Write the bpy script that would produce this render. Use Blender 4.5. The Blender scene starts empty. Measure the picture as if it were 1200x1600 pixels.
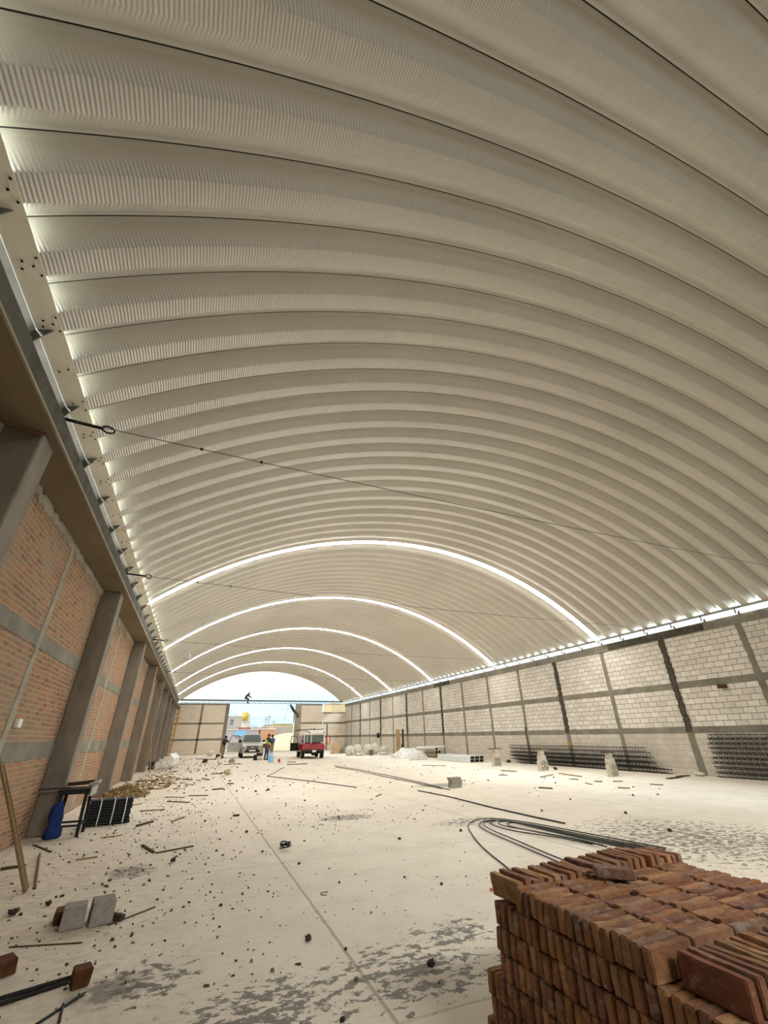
import bpy, bmesh, math, random
import numpy as np
from math import sin, cos, pi, radians, sqrt, atan2, asin
from mathutils import Vector, Matrix, noise
random.seed(7)
S = bpy.context.scene
COL = S.collection

# ------------------------------------------------------------------ camera
H = 1.5
FPX = 646.902
YAW, PITCH, ROLL = radians(22.54), radians(28.357), radians(-0.989)
FW = Vector((sin(YAW)*cos(PITCH), cos(YAW)*cos(PITCH), sin(PITCH)))
R0 = Vector((cos(YAW), -sin(YAW), 0)); U0 = R0.cross(FW)
RT = cos(ROLL)*R0 + sin(ROLL)*U0
UP = -sin(ROLL)*R0 + cos(ROLL)*U0
cam = bpy.data.cameras.new('camera'); cam_ob = bpy.data.objects.new('camera', cam); COL.objects.link(cam_ob)
cam_ob.matrix_world = Matrix(((RT.x, UP.x, -FW.x, 0), (RT.y, UP.y, -FW.y, 0), (RT.z, UP.z, -FW.z, H), (0, 0, 0, 1)))
cam.sensor_fit = 'VERTICAL'; cam.sensor_height = 36.0; cam.lens = 36.0*FPX/1600.0
cam.clip_start = 0.05; cam.clip_end = 9000
S.camera = cam_ob

def ray(px, py):
    return RT*((px-600)/FPX) - UP*((py-800)/FPX) + FW
def fl(px, py, z=0.0):
    v = ray(px, py); t = (z-H)/v.z
    return Vector((v.x*t, v.y*t, z))
def aty(px, py, y):
    v = ray(px, py); t = y/v.y
    return Vector((v.x*t, y, v.z*t+H))
def atx(px, py, x):
    v = ray(px, py); t = x/v.x
    return Vector((x, v.y*t, v.z*t+H))

# ------------------------------------------------------------------ world, sun, exposure
SKY_STRENGTH = 0.78
SKYLIGHT_EMIT = 30.0
world = bpy.data.worlds.new('overcast_sky'); S.world = world; world.use_nodes = True
wn = world.node_tree; wn.nodes.clear()
w_out = wn.nodes.new('ShaderNodeOutputWorld'); w_bg = wn.nodes.new('ShaderNodeBackground')
w_tc = wn.nodes.new('ShaderNodeTexCoord'); w_sep = wn.nodes.new('ShaderNodeSeparateXYZ')
w_r = wn.nodes.new('ShaderNodeValToRGB'); w_ns = wn.nodes.new('ShaderNodeTexNoise'); w_mix = wn.nodes.new('ShaderNodeMixRGB')
wn.links.new(w_tc.outputs['Generated'], w_sep.inputs[0]); wn.links.new(w_sep.outputs['Z'], w_r.inputs[0])
el = w_r.color_ramp.elements
el[0].position = 0.0; el[0].color = (0.60, 0.78, 0.92, 1)
el[1].position = 0.35; el[1].color = (0.86, 0.95, 1.0, 1)
e2 = el.new(0.07); e2.color = (0.64, 0.84, 1.0, 1)
e3 = el.new(0.12); e3.color = (0.95, 1.0, 1.0, 1)
wn.links.new(w_tc.outputs['Generated'], w_ns.inputs['Vector']); w_ns.inputs['Scale'].default_value = 6
w_ns.inputs['Detail'].default_value = 4
w_mix.blend_type = 'MIX'; w_mix.inputs[2].default_value = (1, 1, 1, 1)
w_mm = wn.nodes.new('ShaderNodeMapRange'); w_mm.inputs[1].default_value = .45; w_mm.inputs[2].default_value = .75
wn.links.new(w_ns.outputs[0], w_mm.inputs[0]); wn.links.new(w_mm.outputs[0], w_mix.inputs[0])
wn.links.new(w_r.outputs[0], w_mix.inputs[1]); wn.links.new(w_mix.outputs[0], w_bg.inputs[0])
w_bg.inputs[1].default_value = SKY_STRENGTH; wn.links.new(w_bg.outputs[0], w_out.inputs[0])

sun = bpy.data.lights.new('sun', 'SUN'); sun.energy = 1.5; sun.color = (1, .93, .80); sun.angle = radians(4)
sun_ob = bpy.data.objects.new('sun', sun); COL.objects.link(sun_ob)
sun_ob.rotation_euler = Vector((.62, .30, -.78)).to_track_quat('-Z', 'Y').to_euler()      # high, from the left and a little behind the viewer

def area(name, loc, size, size_y, power, direction, color=(1, 1, 1), spread=pi):
    l = bpy.data.lights.new(name, 'AREA'); l.shape = 'RECTANGLE'; l.size = size; l.size_y = size_y
    l.energy = power; l.color = color; l.spread = spread
    o = bpy.data.objects.new(name, l); COL.objects.link(o); o.location = loc
    o.rotation_euler = Vector(direction).to_track_quat('-Z', 'Y').to_euler()
    return o

S.view_settings.view_transform = 'Standard'; S.view_settings.look = 'None'
S.view_settings.exposure = 0.77; S.view_settings.gamma = 1.0; S.view_settings.use_curve_mapping = False
S.cycles.use_denoising = True
S.cycles.max_bounces = 8; S.cycles.diffuse_bounces = 6; S.cycles.glossy_bounces = 3; S.cycles.transmission_bounces = 4
S.cycles.caustics_reflective = False; S.cycles.caustics_refractive = False
S.cycles.sample_clamp_indirect = 6.0

# ------------------------------------------------------------------ materials
def lin(c):
    if isinstance(c, str):
        c = [int(c[i:i+2], 16)/255 for i in (1, 3, 5)]
    return tuple(((x/12.92) if x <= .04045 else ((x+.055)/1.055)**2.4) for x in c)
class NT:
    def __init__(s, name):
        s.m = bpy.data.materials.new(name); s.m.use_nodes = True; s.t = s.m.node_tree; s.t.nodes.clear()
        s.out = s.n('ShaderNodeOutputMaterial'); s.p = s.n('ShaderNodeBsdfPrincipled'); s.l(s.p.outputs[0], s.out.inputs[0])
    def n(s, k, **kw):
        x = s.t.nodes.new(k)
        for a, b in kw.items(): setattr(x, a, b)
        return x
    def l(s, a, b): s.t.links.new(a, b)
    def put(s, sock, v):
        if hasattr(v, 'default_value') or hasattr(v, 'is_linked'): s.l(v, sock)
        elif isinstance(v, (tuple, list)) and len(v) == 3 and sock.type == 'RGBA': sock.default_value = (*v, 1)
        else: sock.default_value = v
    def obj(s): return s.n('ShaderNodeTexCoord').outputs['Object']
    def math(s, op, a, b=0.0, c=None, clamp=False):
        x = s.n('ShaderNodeMath', operation=op, use_clamp=clamp); s.put(x.inputs[0], a); s.put(x.inputs[1], b)
        if c is not None: s.put(x.inputs[2], c)
        return x.outputs[0]
    def map(s, v, a, b, c=0., d=1.):
        x = s.n('ShaderNodeMapRange'); s.put(x.inputs[0], v)
        for i, q in enumerate((a, b, c, d)): s.put(x.inputs[i+1], q)
        return x.outputs[0]
    def noise(s, vec, scale, detail=4., rough=.6, dist=0.):
        x = s.n('ShaderNodeTexNoise'); s.put(x.inputs['Vector'], vec); x.inputs['Scale'].default_value = scale
        x.inputs['Detail'].default_value = detail; x.inputs['Roughness'].default_value = rough; x.inputs['Distortion'].default_value = dist
        return x.outputs[0]
    def mix(s, f, a, b, mode='MIX'):
        x = s.n('ShaderNodeMixRGB', blend_type=mode); s.put(x.inputs[0], f); s.put(x.inputs[1], a); s.put(x.inputs[2], b)
        return x.outputs[0]
    def scale(s, vec, k):
        x = s.n('ShaderNodeMapping'); s.put(x.inputs[0], vec); x.inputs['Scale'].default_value = k; return x.outputs[0]
    def sep(s, vec):
        x = s.n('ShaderNodeSeparateXYZ'); s.put(x.inputs[0], vec); return x.outputs
    def comb(s, a, b, c):
        x = s.n('ShaderNodeCombineXYZ'); s.put(x.inputs[0], a); s.put(x.inputs[1], b); s.put(x.inputs[2], c); return x.outputs[0]
    def bump(s, h, strength=.4, dist=.02):
        x = s.n('ShaderNodeBump'); s.put(x.inputs['Height'], h); s.put(x.inputs['Strength'], strength); x.inputs['Distance'].default_value = dist
        s.l(x.outputs[0], s.p.inputs['Normal'])
    def base(s, c): s.put(s.p.inputs['Base Color'], c)
    def set(s, rough=.8, metal=0., spec=.5):
        s.p.inputs['Roughness'].default_value = rough; s.p.inputs['Metallic'].default_value = metal
        s.p.inputs['Specular IOR Level'].default_value = spec

def plain(name, c, c2=None, rough=.8, metal=0., nscale=6., bump=.15, spec=.3, stretch=(1, 1, 1), rnd=0.):
    t = NT(name); a = lin(c); b = lin(c2) if c2 else tuple(x*.75 for x in a)
    v = t.scale(t.obj(), stretch); f = t.noise(v, nscale, 5, .65)
    col = t.mix(t.map(f, .3, .7), a, b)
    if rnd:
        r = t.n('ShaderNodeObjectInfo').outputs['Random']
        hs = t.n('ShaderNodeHueSaturation'); t.put(hs.inputs['Value'], t.map(r, 0, 1, 1-rnd, 1+rnd)); t.put(hs.inputs['Color'], col); col = hs.outputs[0]
    t.base(col); t.set(rough, metal, spec)
    if bump: t.bump(t.noise(v, nscale*4, 4), bump, .01)
    return t.m

M = {}
M['concrete'] = plain('grey_concrete', '#8d8879', '#6f6a5d', .9, nscale=1.6, bump=.25, spec=.2)
M['concrete_pale'] = plain('pale_concrete', '#a9a08e', '#8d8573', .9, nscale=2.2, bump=.3, spec=.2)
M['concrete_form'] = plain('board_formed_concrete', '#8d8476', '#736b5f', .85, nscale=1.8, bump=.3, spec=.25, stretch=(2.2, 2.2, .7))
M['concrete_beam'] = plain('beam_concrete', '#8a7d66', '#6f6350', .85, nscale=1.2, bump=.2, spec=.25, stretch=(1, .4, 1))
M['concrete_dark'] = plain('dark_rough_concrete', '#5f594d', '#37332b', .95, nscale=7, bump=.9, spec=.1)
M['concrete_grey_dark'] = plain('dark_grey_concrete', '#6d6a60', '#504d45', .95, nscale=3, bump=.5, spec=.1)
M['gusset'] = plain('dull_gusset_steel', '#77756d', '#5f5d56', .6, .3, nscale=5, bump=.1)
M['seam'] = plain('seam_groove_shade', '#47433b', '#3a372f', .8, bump=0)  # shade in the depth of the seam groove, painted as a dark colour
M['truss'] = plain('grey_green_steel', '#747d74', '#626a62', .6, .2, nscale=3, bump=.05)
M['tank'] = plain('pale_yellow_tank', '#dcc568', '#cdb354', .6, nscale=2, bump=.05)
M['block_grey'] = plain('grey_cinder_block', '#a39d91', '#86817a', .95, nscale=14, bump=.8, spec=.1, rnd=.08)
M['block_pale'] = plain('pale_cinder_block', '#cfc6b5', '#b3a999', .95, nscale=9, bump=.5, spec=.1, rnd=.06)
M['steel_black'] = plain('black_painted_steel', '#24262a', '#15171a', .5, .3, nscale=8, bump=.1)
M['rebar'] = plain('rebar_steel', '#33312e', '#201f1d', .65, .5, nscale=14, bump=.3)
M['rebar_floor'] = plain('dark_rebar', '#2f3230', '#1d2020', .55, .5, nscale=14, bump=.3)
M['rust'] = plain('rusted_steel', '#6b4428', '#45291a', .9, .2, nscale=14, bump=.3)
M['cream'] = plain('cream_painted_steel', '#f8f2e0', '#eee6d0', .5, .1, nscale=2.5, bump=.05)
M['galv'] = plain('galvanised_steel', '#b4b2a9', '#9b9991', .45, .35, nscale=3, bump=.08)
M['white_metal'] = plain('white_sheet_metal', '#e9ebe8', '#d6d8d4', .4, .1, nscale=3, bump=.08)
M['hole'] = plain('dark_bolt_hole', '#1a1916', None, .9, bump=0)
M['cable'] = plain('steel_cable', '#6b6962', '#55534c', .6, .4, bump=0)
M['wood'] = plain('weathered_wood', '#a08664', '#77613f', .85, nscale=5, bump=.4, stretch=(1, 8, 8), rnd=.25)
M['wood_dark'] = plain('dark_wood', '#55452f', '#3a2d1e', .9, nscale=5, bump=.4, stretch=(1, 8, 8), rnd=.25)
M['wood_pole'] = plain('pole_wood', '#9a8160', '#6f5b40', .85, nscale=8, bump=.3, stretch=(6, 6, 1))
M['plywood'] = plain('tan_plywood', '#c0a07a', '#a68761', .8, nscale=3, bump=.15)
M['stone'] = plain('rubble_stone', '#7b7263', '#554d42', .95, nscale=9, bump=.6, rnd=.3)
M['stone_dark'] = plain('dark_clod', '#4a4338', '#2e2921', .95, nscale=9, bump=.6, rnd=.3)
M['blue_cloth'] = plain('navy_blue_cloth', '#223e7d', '#16295a', .85, nscale=9, bump=.3)
M['yellow_paint'] = plain('yellow_ochre_paint', '#c98f2c', '#a06e1d', .6, nscale=6, bump=.15)
M['tarp'] = plain('white_plastic_sheet', '#e6e3dc', '#c9c6bd', .45, nscale=5, bump=.5)
M['sack'] = plain('white_woven_sack', '#dcd6c8', '#bdb6a6', .8, nscale=12, bump=.4)
M['black_plastic'] = plain('black_plastic', '#1c1c1d', '#101011', .5, bump=.1)
M['red_plastic'] = plain('red_plastic', '#c8352c', '#a12a22', .5, bump=.05)
M['orange_hose'] = plain('orange_hose', '#d9683c', '#b9502a', .5, bump=.1)
M['jug_blue'] = plain('light_blue_plastic', '#9ccbf0', '#7db6e6', .35, bump=.05)
M['truck_silver'] = plain('silver_car_paint', '#a5a49b', '#9b9a91', .3, .25, nscale=2, bump=0, spec=.6)
M['truck_red'] = plain('red_car_paint', '#9c1f2b', '#7d1722', .32, .1, nscale=2, bump=0, spec=.6)
M['tyre'] = plain('tyre_rubber', '#262523', '#1a1918', .9, bump=.2)
M['glass_dark'] = plain('tinted_glass', '#5d6a66', '#465150', .12, 0, nscale=1.5, bump=0, spec=.8)
M['white_paint'] = plain('white_paint', '#eceae3', '#dedbd2', .5, bump=.05)
M['lens_red'] = plain('red_tail_lens', '#c02a20', None, .25, bump=0, spec=.6)
M['lens_clear'] = plain('clear_headlamp_lens', '#d9dcd8', '#b9bcb8', .15, .2, bump=0, spec=.8)
M['skin'] = plain('brown_skin', '#8a5a3f', '#744a33', .6, bump=0)
M['hair'] = plain('black_hair', '#1d1713', '#120e0b', .7, bump=.2)
M['denim'] = plain('blue_denim', '#3d5170', '#2d3e5a', .9, bump=.15)
M['khaki'] = plain('khaki_cloth', '#9c9077', '#857a63', .9, bump=.15)
M['green_shirt'] = plain('dark_green_work_jacket', '#2c3b38', '#1f2b29', .9, bump=.15)
M['hivis'] = plain('yellow_green_vest', '#c7d84a', '#a9bb35', .8, bump=.1)
M['blue_shirt'] = plain('blue_shirt', '#4a5f8f', '#3a4d78', .9, bump=.15)
M['dark_cloth'] = plain('charcoal_cloth', '#3b3a3a', '#2a2929', .9, bump=.15)
M['cap'] = plain('rust_red_cap', '#7d3a2c', '#632c21', .8, bump=.1)
M['sand'] = plain('pale_sandy_ground', '#b5a88b', '#9c9074', .95, nscale=.15, bump=.2)

# ------------------------------------------------------------------ mesh helpers
class MB:
    def __init__(s): s.v = []; s.f = []; s.mi = []
    def add(s, vs, fs, mi=0):
        o = len(s.v); s.v += [tuple(x) for x in vs]; s.f += [tuple(o+i for i in f) for f in fs]; s.mi += [mi]*len(fs)
    def box(s, c, d, rot=None, mi=0, taper=1.0, jit=0.):
        hx, hy, hz = d[0]/2, d[1]/2, d[2]/2; vs = []
        for z in (-1, 1):
            k = 1.0 if z < 0 else taper
            for x, y in ((-1, -1), (1, -1), (1, 1), (-1, 1)):
                p = Vector((x*hx*k, y*hy*k, z*hz))
                if jit: p += Vector((random.uniform(-jit, jit), random.uniform(-jit, jit), random.uniform(-jit, jit)))
                if rot is not None: p = rot @ p
                vs.append(p+Vector(c))
        s.add(vs, [(3, 2, 1, 0), (4, 5, 6, 7), (0, 1, 5, 4), (1, 2, 6, 5), (2, 3, 7, 6), (3, 0, 4, 7)], mi)
        return s
    def b2(s, x0, x1, y0, y1, z0, z1, mi=0):
        return s.box(((x0+x1)/2, (y0+y1)/2, (z0+z1)/2), (x1-x0, y1-y0, z1-z0), None, mi)
    def bar(s, p, q, w, h, mi=0, up=(0, 0, 1)):
        p, q = Vector(p), Vector(q); d = (q-p); L = d.length; d.normalize(); u = Vector(up)
        if abs(d.dot(u)) > .98: u = Vector((1, 0, 0))
        r = d.cross(u).normalized(); u = r.cross(d)
        return s.box((p+q)/2, (L, w, h), Matrix((d, r, u)).transposed(), mi)
    def tube(s, pts, r, n=8, mi=0, closed=False, cap=True):
        pts = [Vector(p) for p in pts]; m = len(pts); rs = r if isinstance(r, (list, tuple)) else [r]*m
        vs = []; last = None
        for i, p in enumerate(pts):
            if closed: t = pts[(i+1) % m]-pts[i-1]
            else: t = pts[min(i+1, m-1)]-pts[max(i-1, 0)]
            if t.length < 1e-9: t = Vector((0, 0, 1))
            t.normalize()
            if last is None:
                a = Vector((0, 0, 1)) if abs(t.z) < .9 else Vector((1, 0, 0))
                u = t.cross(a).normalized()
            else:
                u = last-t*last.dot(t); u = u.normalized() if u.length > 1e-6 else t.orthogonal().normalized()
            last = u; w = t.cross(u)
            for k in range(n):
                a = 2*pi*k/n; vs.append(p+(u*cos(a)+w*sin(a))*rs[i])
        fs = []
        for i in range(m if closed else m-1):
            a, b = i*n, ((i+1) % m)*n
            for k in range(n): fs.append((a+k, a+(k+1) % n, b+(k+1) % n, b+k))
        if cap and not closed:
            fs.append(tuple(range(n-1, -1, -1))); fs.append(tuple((m-1)*n+k for k in range(n)))
        s.add(vs, fs, mi); return s
    def cyl(s, p, q, r, r2=None, n=14, mi=0): return s.tube([p, q], [r, r if r2 is None else r2], n, mi)
    def ball(s, c, r, mi=0, nu=12, nv=8):
        r = r if isinstance(r, (tuple, list)) else (r, r, r); c = Vector(c); vs = [c+Vector((0, 0, r[2]))]
        for i in range(1, nv):
            for k in range(nu):
                a, b = pi*i/nv, 2*pi*k/nu; vs.append(c+Vector((r[0]*sin(a)*cos(b), r[1]*sin(a)*sin(b), r[2]*cos(a))))
        vs.append(c-Vector((0, 0, r[2]))); fs = []
        for k in range(nu): fs.append((0, 1+k, 1+(k+1) % nu)); fs.append((len(vs)-1, len(vs)-1-nu+(k+1) % nu, len(vs)-1-nu+k))
        for i in range(nv-2):
            for k in range(nu): a = 1+i*nu; fs.append((a+k, a+nu+k, a+nu+(k+1) % nu, a+(k+1) % nu))
        s.add(vs, fs, mi); return s
    def prism(s, poly, axis, a, b, mi=0, inset=None):
        # poly: 2D points (u,v); axis 'x': (y,z) extruded along x, 'y': (x,z) along y, 'z': (x,y) along z
        def P(u, v, w): return {'x': (w, u, v), 'y': (u, w, v), 'z': (u, v, w)}[axis]
        n = len(poly); vs = [P(u, v, a) for u, v in poly]+[P(u, v, b) for u, v in poly]
        fs = [tuple(range(n-1, -1, -1)), tuple(range(n, 2*n))]+[(i, (i+1) % n, n+(i+1) % n, n+i) for i in range(n)]
        s.add(vs, fs, mi); return s
    def build(s, name, mats, parent=None, smooth=False, bevel=0., seg=1, origin=None):
        me = bpy.data.meshes.new(name); o0 = Vector(origin) if origin is not None else Vector((0, 0, 0))
        me.from_pydata([tuple(Vector(v)-o0) for v in s.v], [], s.f)
        for m in (mats if isinstance(mats, (list, tuple)) else [mats]): me.materials.append(M[m] if isinstance(m, str) else m)
        me.polygons.foreach_set('material_index', s.mi)
        bm = bmesh.new(); bm.from_mesh(me); bmesh.ops.recalc_face_normals(bm, faces=bm.faces); bm.to_mesh(me); bm.free()
        if smooth: me.polygons.foreach_set('use_smooth', [True]*len(me.polygons))
        me.update(); o = bpy.data.objects.new(name, me); COL.objects.link(o); o.location = o0
        if bevel:
            b = o.modifiers.new('bevel', 'BEVEL'); b.width = bevel; b.segments = seg; b.limit_method = 'ANGLE'
        if parent is not None: o.parent = parent
        return o
def tag(o, label, cat, group=None, kind=None):
    o['label'] = label; o['category'] = cat
    if group: o['group'] = group
    if kind: o['kind'] = kind
    return o
def thing(name, label, cat, loc=(0, 0, 0), rz=0., group=None):
    o = bpy.data.objects.new(name, None); COL.objects.link(o); o.location = loc; o.rotation_euler = (0, 0, rz); o.empty_display_size = .1
    return tag(o, label, cat, group)
def struct(o, label=None):
    o['kind'] = 'structure'
    if label: o['label'] = label
    return o
ORD = ['first', 'second', 'third', 'fourth', 'fifth', 'sixth', 'seventh', 'eighth', 'ninth', 'tenth', 'eleventh', 'twelfth', 'thirteenth', 'fourteenth', 'fifteenth',
       'sixteenth', 'seventeenth', 'eighteenth', 'nineteenth', 'twentieth', 'twenty-first', 'twenty-second', 'twenty-third', 'twenty-fourth', 'twenty-fifth', 'twenty-sixth', 'twenty-seventh', 'twenty-eighth', 'twenty-ninth', 'thirtieth', 'thirty-first', 'thirty-second', 'thirty-third', 'thirty-fourth']
# ================================================================== STRUCTURE
XC, ZC, RR, PIT, Y0 = 7.776, -6.423, 15.444, 0.67, 15.09
XR, XL, XP = 18.03, -2.46, -2.08          # block wall face, brick wall face, pillar front
YE, YB = 57.9, -7.0

# ---- floor
t = NT('dusty_concrete_floor'); v = t.obj(); sx, sy, sz = t.sep(v)
n1 = t.noise(v, .22, 5, .6); n2 = t.noise(v, 1.7, 6, .65); n3 = t.noise(v, 9, 6, .7); n4 = t.noise(t.scale(v, (1, 1.5, 1)), 7.5, 9, .72, .15)
col = t.mix(t.map(n1, .35, .65), lin('#dcd2c1'), lin('#d0c6b4'))
col = t.mix(t.math('MULTIPLY', t.map(n2, .45, .75), .5), col, lin('#b8ad9a'))
col = t.mix(t.math('MULTIPLY', t.map(n3, .58, .72), .5), col, lin('#a89e8c'))
# dirt that gathers by the brick wall
dirt = t.math('MULTIPLY', t.map(sx, 1.2, -2.2), t.map(n4, .44, .62))
col = t.mix(t.math('MULTIPLY', dirt, .55), col, lin('#85775d'))
# damp stains: (x, y, rx, ry, threshold)
def blob(x, y, rx, ry):
    a = t.math('DIVIDE', t.math('SUBTRACT', sx, x), rx); b = t.math('DIVIDE', t.math('SUBTRACT', sy, y), ry)
    return t.map(t.math('ADD', t.math('MULTIPLY', a, a), t.math('MULTIPLY', b, b)), 0., 1., 1., 0.)
zone = None
for args in ((.75, 3.75, .75, .55), (1.75, 3.85, .8, .6), (2.35, 4.25, .5, .35), (7.6, 5.8, 2.0, 2.2), (5.2, 8.6, 1.0, .5), (.0, 4.5, .4, .4)):
    b = blob(*args); zone = b if zone is None else t.math('MAXIMUM', zone, b)
spots = t.map(n4, .50, .54); spots2 = t.map(t.noise(v, 4.3, 8, .7, .4), .50, .55)
stain = t.math('MULTIPLY', t.map(t.math('ADD', t.math('MULTIPLY', zone, .125), n4), .60, .62), t.map(zone, 0, .12))
col = t.mix(t.math('MULTIPLY', stain, .85), col, lin('#5a5850'))
grit = t.math('MULTIPLY', t.map(t.noise(v, 5.5, 8, .75), .61, .64), t.map(sy, 14, 3))
col = t.mix(t.math('MULTIPLY', grit, .6), col, lin('#6b6558'))
# soot smear and damp sand patches
for (x, y, rx, ry) in ((3.25, 10.2, .75, .45), (8.0, 14.7, 1.2, .7), (-.45, 7.65, .36, .42), (-.25, 4.45, .3, .3)):
    b = blob(x, y, rx, ry)
    col = t.mix(t.map(t.math('MULTIPLY', b, t.map(n3, .3, .6)), .15, .6, 0, .75), col, lin('#5d574c'))
def joint(s, at, step, w=.012):
    k = t.math('ABSOLUTE', t.math('SUBTRACT', t.math('FRACT', t.math('DIVIDE', t.math('SUBTRACT', s, at-step/2), step)), .5))
    return t.map(k, w/step*.6, w/step*1.6, 1., 0.)
wob = t.math('MULTIPLY', t.math('SUBTRACT', n2, .5), .05)
jl = t.math('MAXIMUM', joint(t.math('ADD', sx, wob), 1.40, 4.1), t.math('MULTIPLY', joint(t.math('ADD', sy, wob), 11.1, 3.9), .45))
col = t.mix(t.math('MULTIPLY', jl, .6), col, lin('#807763'))
t.base(col); t.set(.75, 0, .3)
hgt = t.math('SUBTRACT', t.math('ADD', t.math('MULTIPLY', n3, .5), t.math('MULTIPLY', n2, .5)), t.math('MULTIPLY', jl, .7))
t.bump(hgt, .35, .02); M['floor'] = t.m
mb = MB(); mb.b2(-2.9, 18.4, YB-.3, YE+.4, -.25, 0); struct(mb.build('floor', 'floor'), 'dusty beige concrete slab of the hall')

# ---- brick wall, left
def bricks_mat(name, c1, c2, mort, bw, bh, msize, bump, stainy=.3, ax='y', squash=.5):
    t = NT(name); v = t.obj(); s = t.sep(v)
    nz = t.noise(v, 2.2, 4); u = t.math('ADD', s[1] if ax == 'y' else s[0], t.math('MULTIPLY', t.math('SUBTRACT', nz, .5), .03))
    w = t.math('ADD', s[2], t.math('MULTIPLY', t.math('SUBTRACT', t.noise(v, 1.3, 4), .5), .04))
    bt = t.n('ShaderNodeTexBrick', offset=.5); t.l(t.comb(u, w, 0), bt.inputs[0])
    bt.inputs['Scale'].default_value = 1.; bt.inputs['Brick Width'].default_value = bw; bt.inputs['Row Height'].default_value = bh
    bt.inputs['Mortar Size'].default_value = msize; bt.inputs['Mortar Smooth'].default_value = .3; bt.inputs['Bias'].default_value = 0
    bt.inputs['Color1'].default_value = (*lin(c1), 1); bt.inputs['Color2'].default_value = (*lin(c2), 1); bt.inputs['Mortar'].default_value = (*lin(mort), 1)
    n = t.noise(v, 7, 5, .7); n0 = t.noise(v, .7, 4, .6)
    col = t.mix(t.map(n, .42, .7, 0, stainy), bt.outputs[0], lin(mort))
    col = t.mix(t.map(n0, .5, .75, 0, stainy), col, tuple(x*.9 for x in lin(mort)))
    t.base(col); t.set(.92, 0, .15)
    t.bump(t.math('ADD', t.math('MULTIPLY', bt.outputs['Fac'], -1.), t.math('MULTIPLY', n, .5)), bump, .02); M[name] = t.m
bricks_mat('red_brick_masonry', '#ac7752', '#855b44', '#a0957f', .25, .072, .011, .6, .6)
bricks_mat('block_masonry', '#e3dcd0', '#d0c8bb', '#8d8578', .405, .2, .013, .45, .22)
bricks_mat('plastered_blocks', '#d2cabb', '#c4bbab', '#a59c8d', .405, .2, .009, .3, .5)
bricks_mat('end_masonry', '#e8dbc8', '#dfd1bd', '#cfc1ad', .405, .2, .01, .3, .4, ax='x')
mb = MB(); mb.b2(-2.75, XL, YB, YE, 0, 4.51); wl = struct(mb.build('wall_left', 'red_brick_masonry'), 'red brick wall with grey concrete bands')
def jagged_strip(axis, x, a0, a1, b0, b1, thick, side, jit, step=.16, rng=random):
    """a strip on a plane x=const; axis 'y': long along y (b = z range), axis 'z': long along z (b = y range). side: +1 faces +x"""
    m = MB(); n = max(2, int((a1-a0)/step)); vs = []
    for i in range(n+1):
        a = a0+(a1-a0)*i/n
        l = b0+rng.uniform(-jit, jit); h = b1+rng.uniform(-jit, jit)
        for q, th in ((l, -.01), (l+.012, thick), (h-.012, thick), (h, -.01)):
            xx = x+side*(th+(rng.uniform(-.3, .3)*thick if th > 0 else 0))
            vs.append((xx, a, q) if axis == 'y' else (xx, q, a))
    fs = [(i*4+k, i*4+k+1, i*4+k+5, i*4+k+4) for i in range(n) for k in range(3)]+[(0, 1, 2, 3), (n*4+3, n*4+2, n*4+1, n*4)]
    m.add(vs, fs); return m
for z0, z1 in ((1.23, 1.50), (2.76, 3.0)):
    jagged_strip('y', XL, YB, YE, z0, z1, .012, 1, .02).build('bond_beam', 'concrete', wl)
PIL = [-6.9, -1.0, 4.75, 10.9, 16.95, 22.8, 28.8, 34.5, 40.1, 46.2, 52.2]
for a, b in zip(PIL[:-1], PIL[1:]):
    yc = (a+b)/2+.2+.1
    jagged_strip('z', XL, .05, 4.5, yc-.11, yc+.09, .013, 1, .018).build('tie_column', 'concrete_pale', wl)
# ragged mortar under the beam
jagged_strip('y', XL, YB, YE, 4.36, 4.52, .02, 1, .06, .12).build('mortar_bed', 'concrete_pale', wl)
# concrete ring beam on the pillars and the galvanised upstand above it
mb = MB(); mb.b2(-2.76, -1.985, YB, YE, 4.511, 4.76); t1 = struct(mb.build('trim_1', 'concrete_beam', bevel=.02), 'smooth concrete ring beam on top of the brick wall')
jagged_strip('y', -1.985, YB, YE, 4.545, 4.765, .012, 1, .008, .25).build('rough_face', 'concrete_grey_dark', t1)  # darker grey concrete strip on the beam's front face
mb = MB(); mb.b2(-1.99, -1.965, YB, YE, 4.512, 4.545); mb.build('drip_edge', 'concrete_pale', t1)
PLAB = ['nearest grey concrete pillar on the left brick wall, cut by the photo edge', 'tall grey concrete pillar behind the work stand with the blue cloth', 'grey concrete pillar rising behind the black bar bundle',
        'grey concrete pillar just beyond the heap of yellow wood chips', 'grey concrete pillar beside the wooden stepladder', 'second grey concrete pillar beyond the stepladder', 'third grey concrete pillar beyond the stepladder',
        'fourth grey concrete pillar beyond the stepladder', 'farthest grey concrete pillar by the yellow scaffold frame']
for y, lb in zip(PIL[2:], PLAB):
    mb = MB(); mb.b2(XL, XP, y, y+.36, 0, 4.51)
    tag(mb.build('concrete_pillar', 'concrete_form', bevel=.015), lb, 'pillar', 'concrete pillars along the brick wall')
for y in PIL[:2]:
    mb = MB(); mb.b2(XL, XP, y, y+.36, 0, 4.51); struct(mb.build('trim_2' if y < -5 else 'trim_3', 'concrete_form'))

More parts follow.
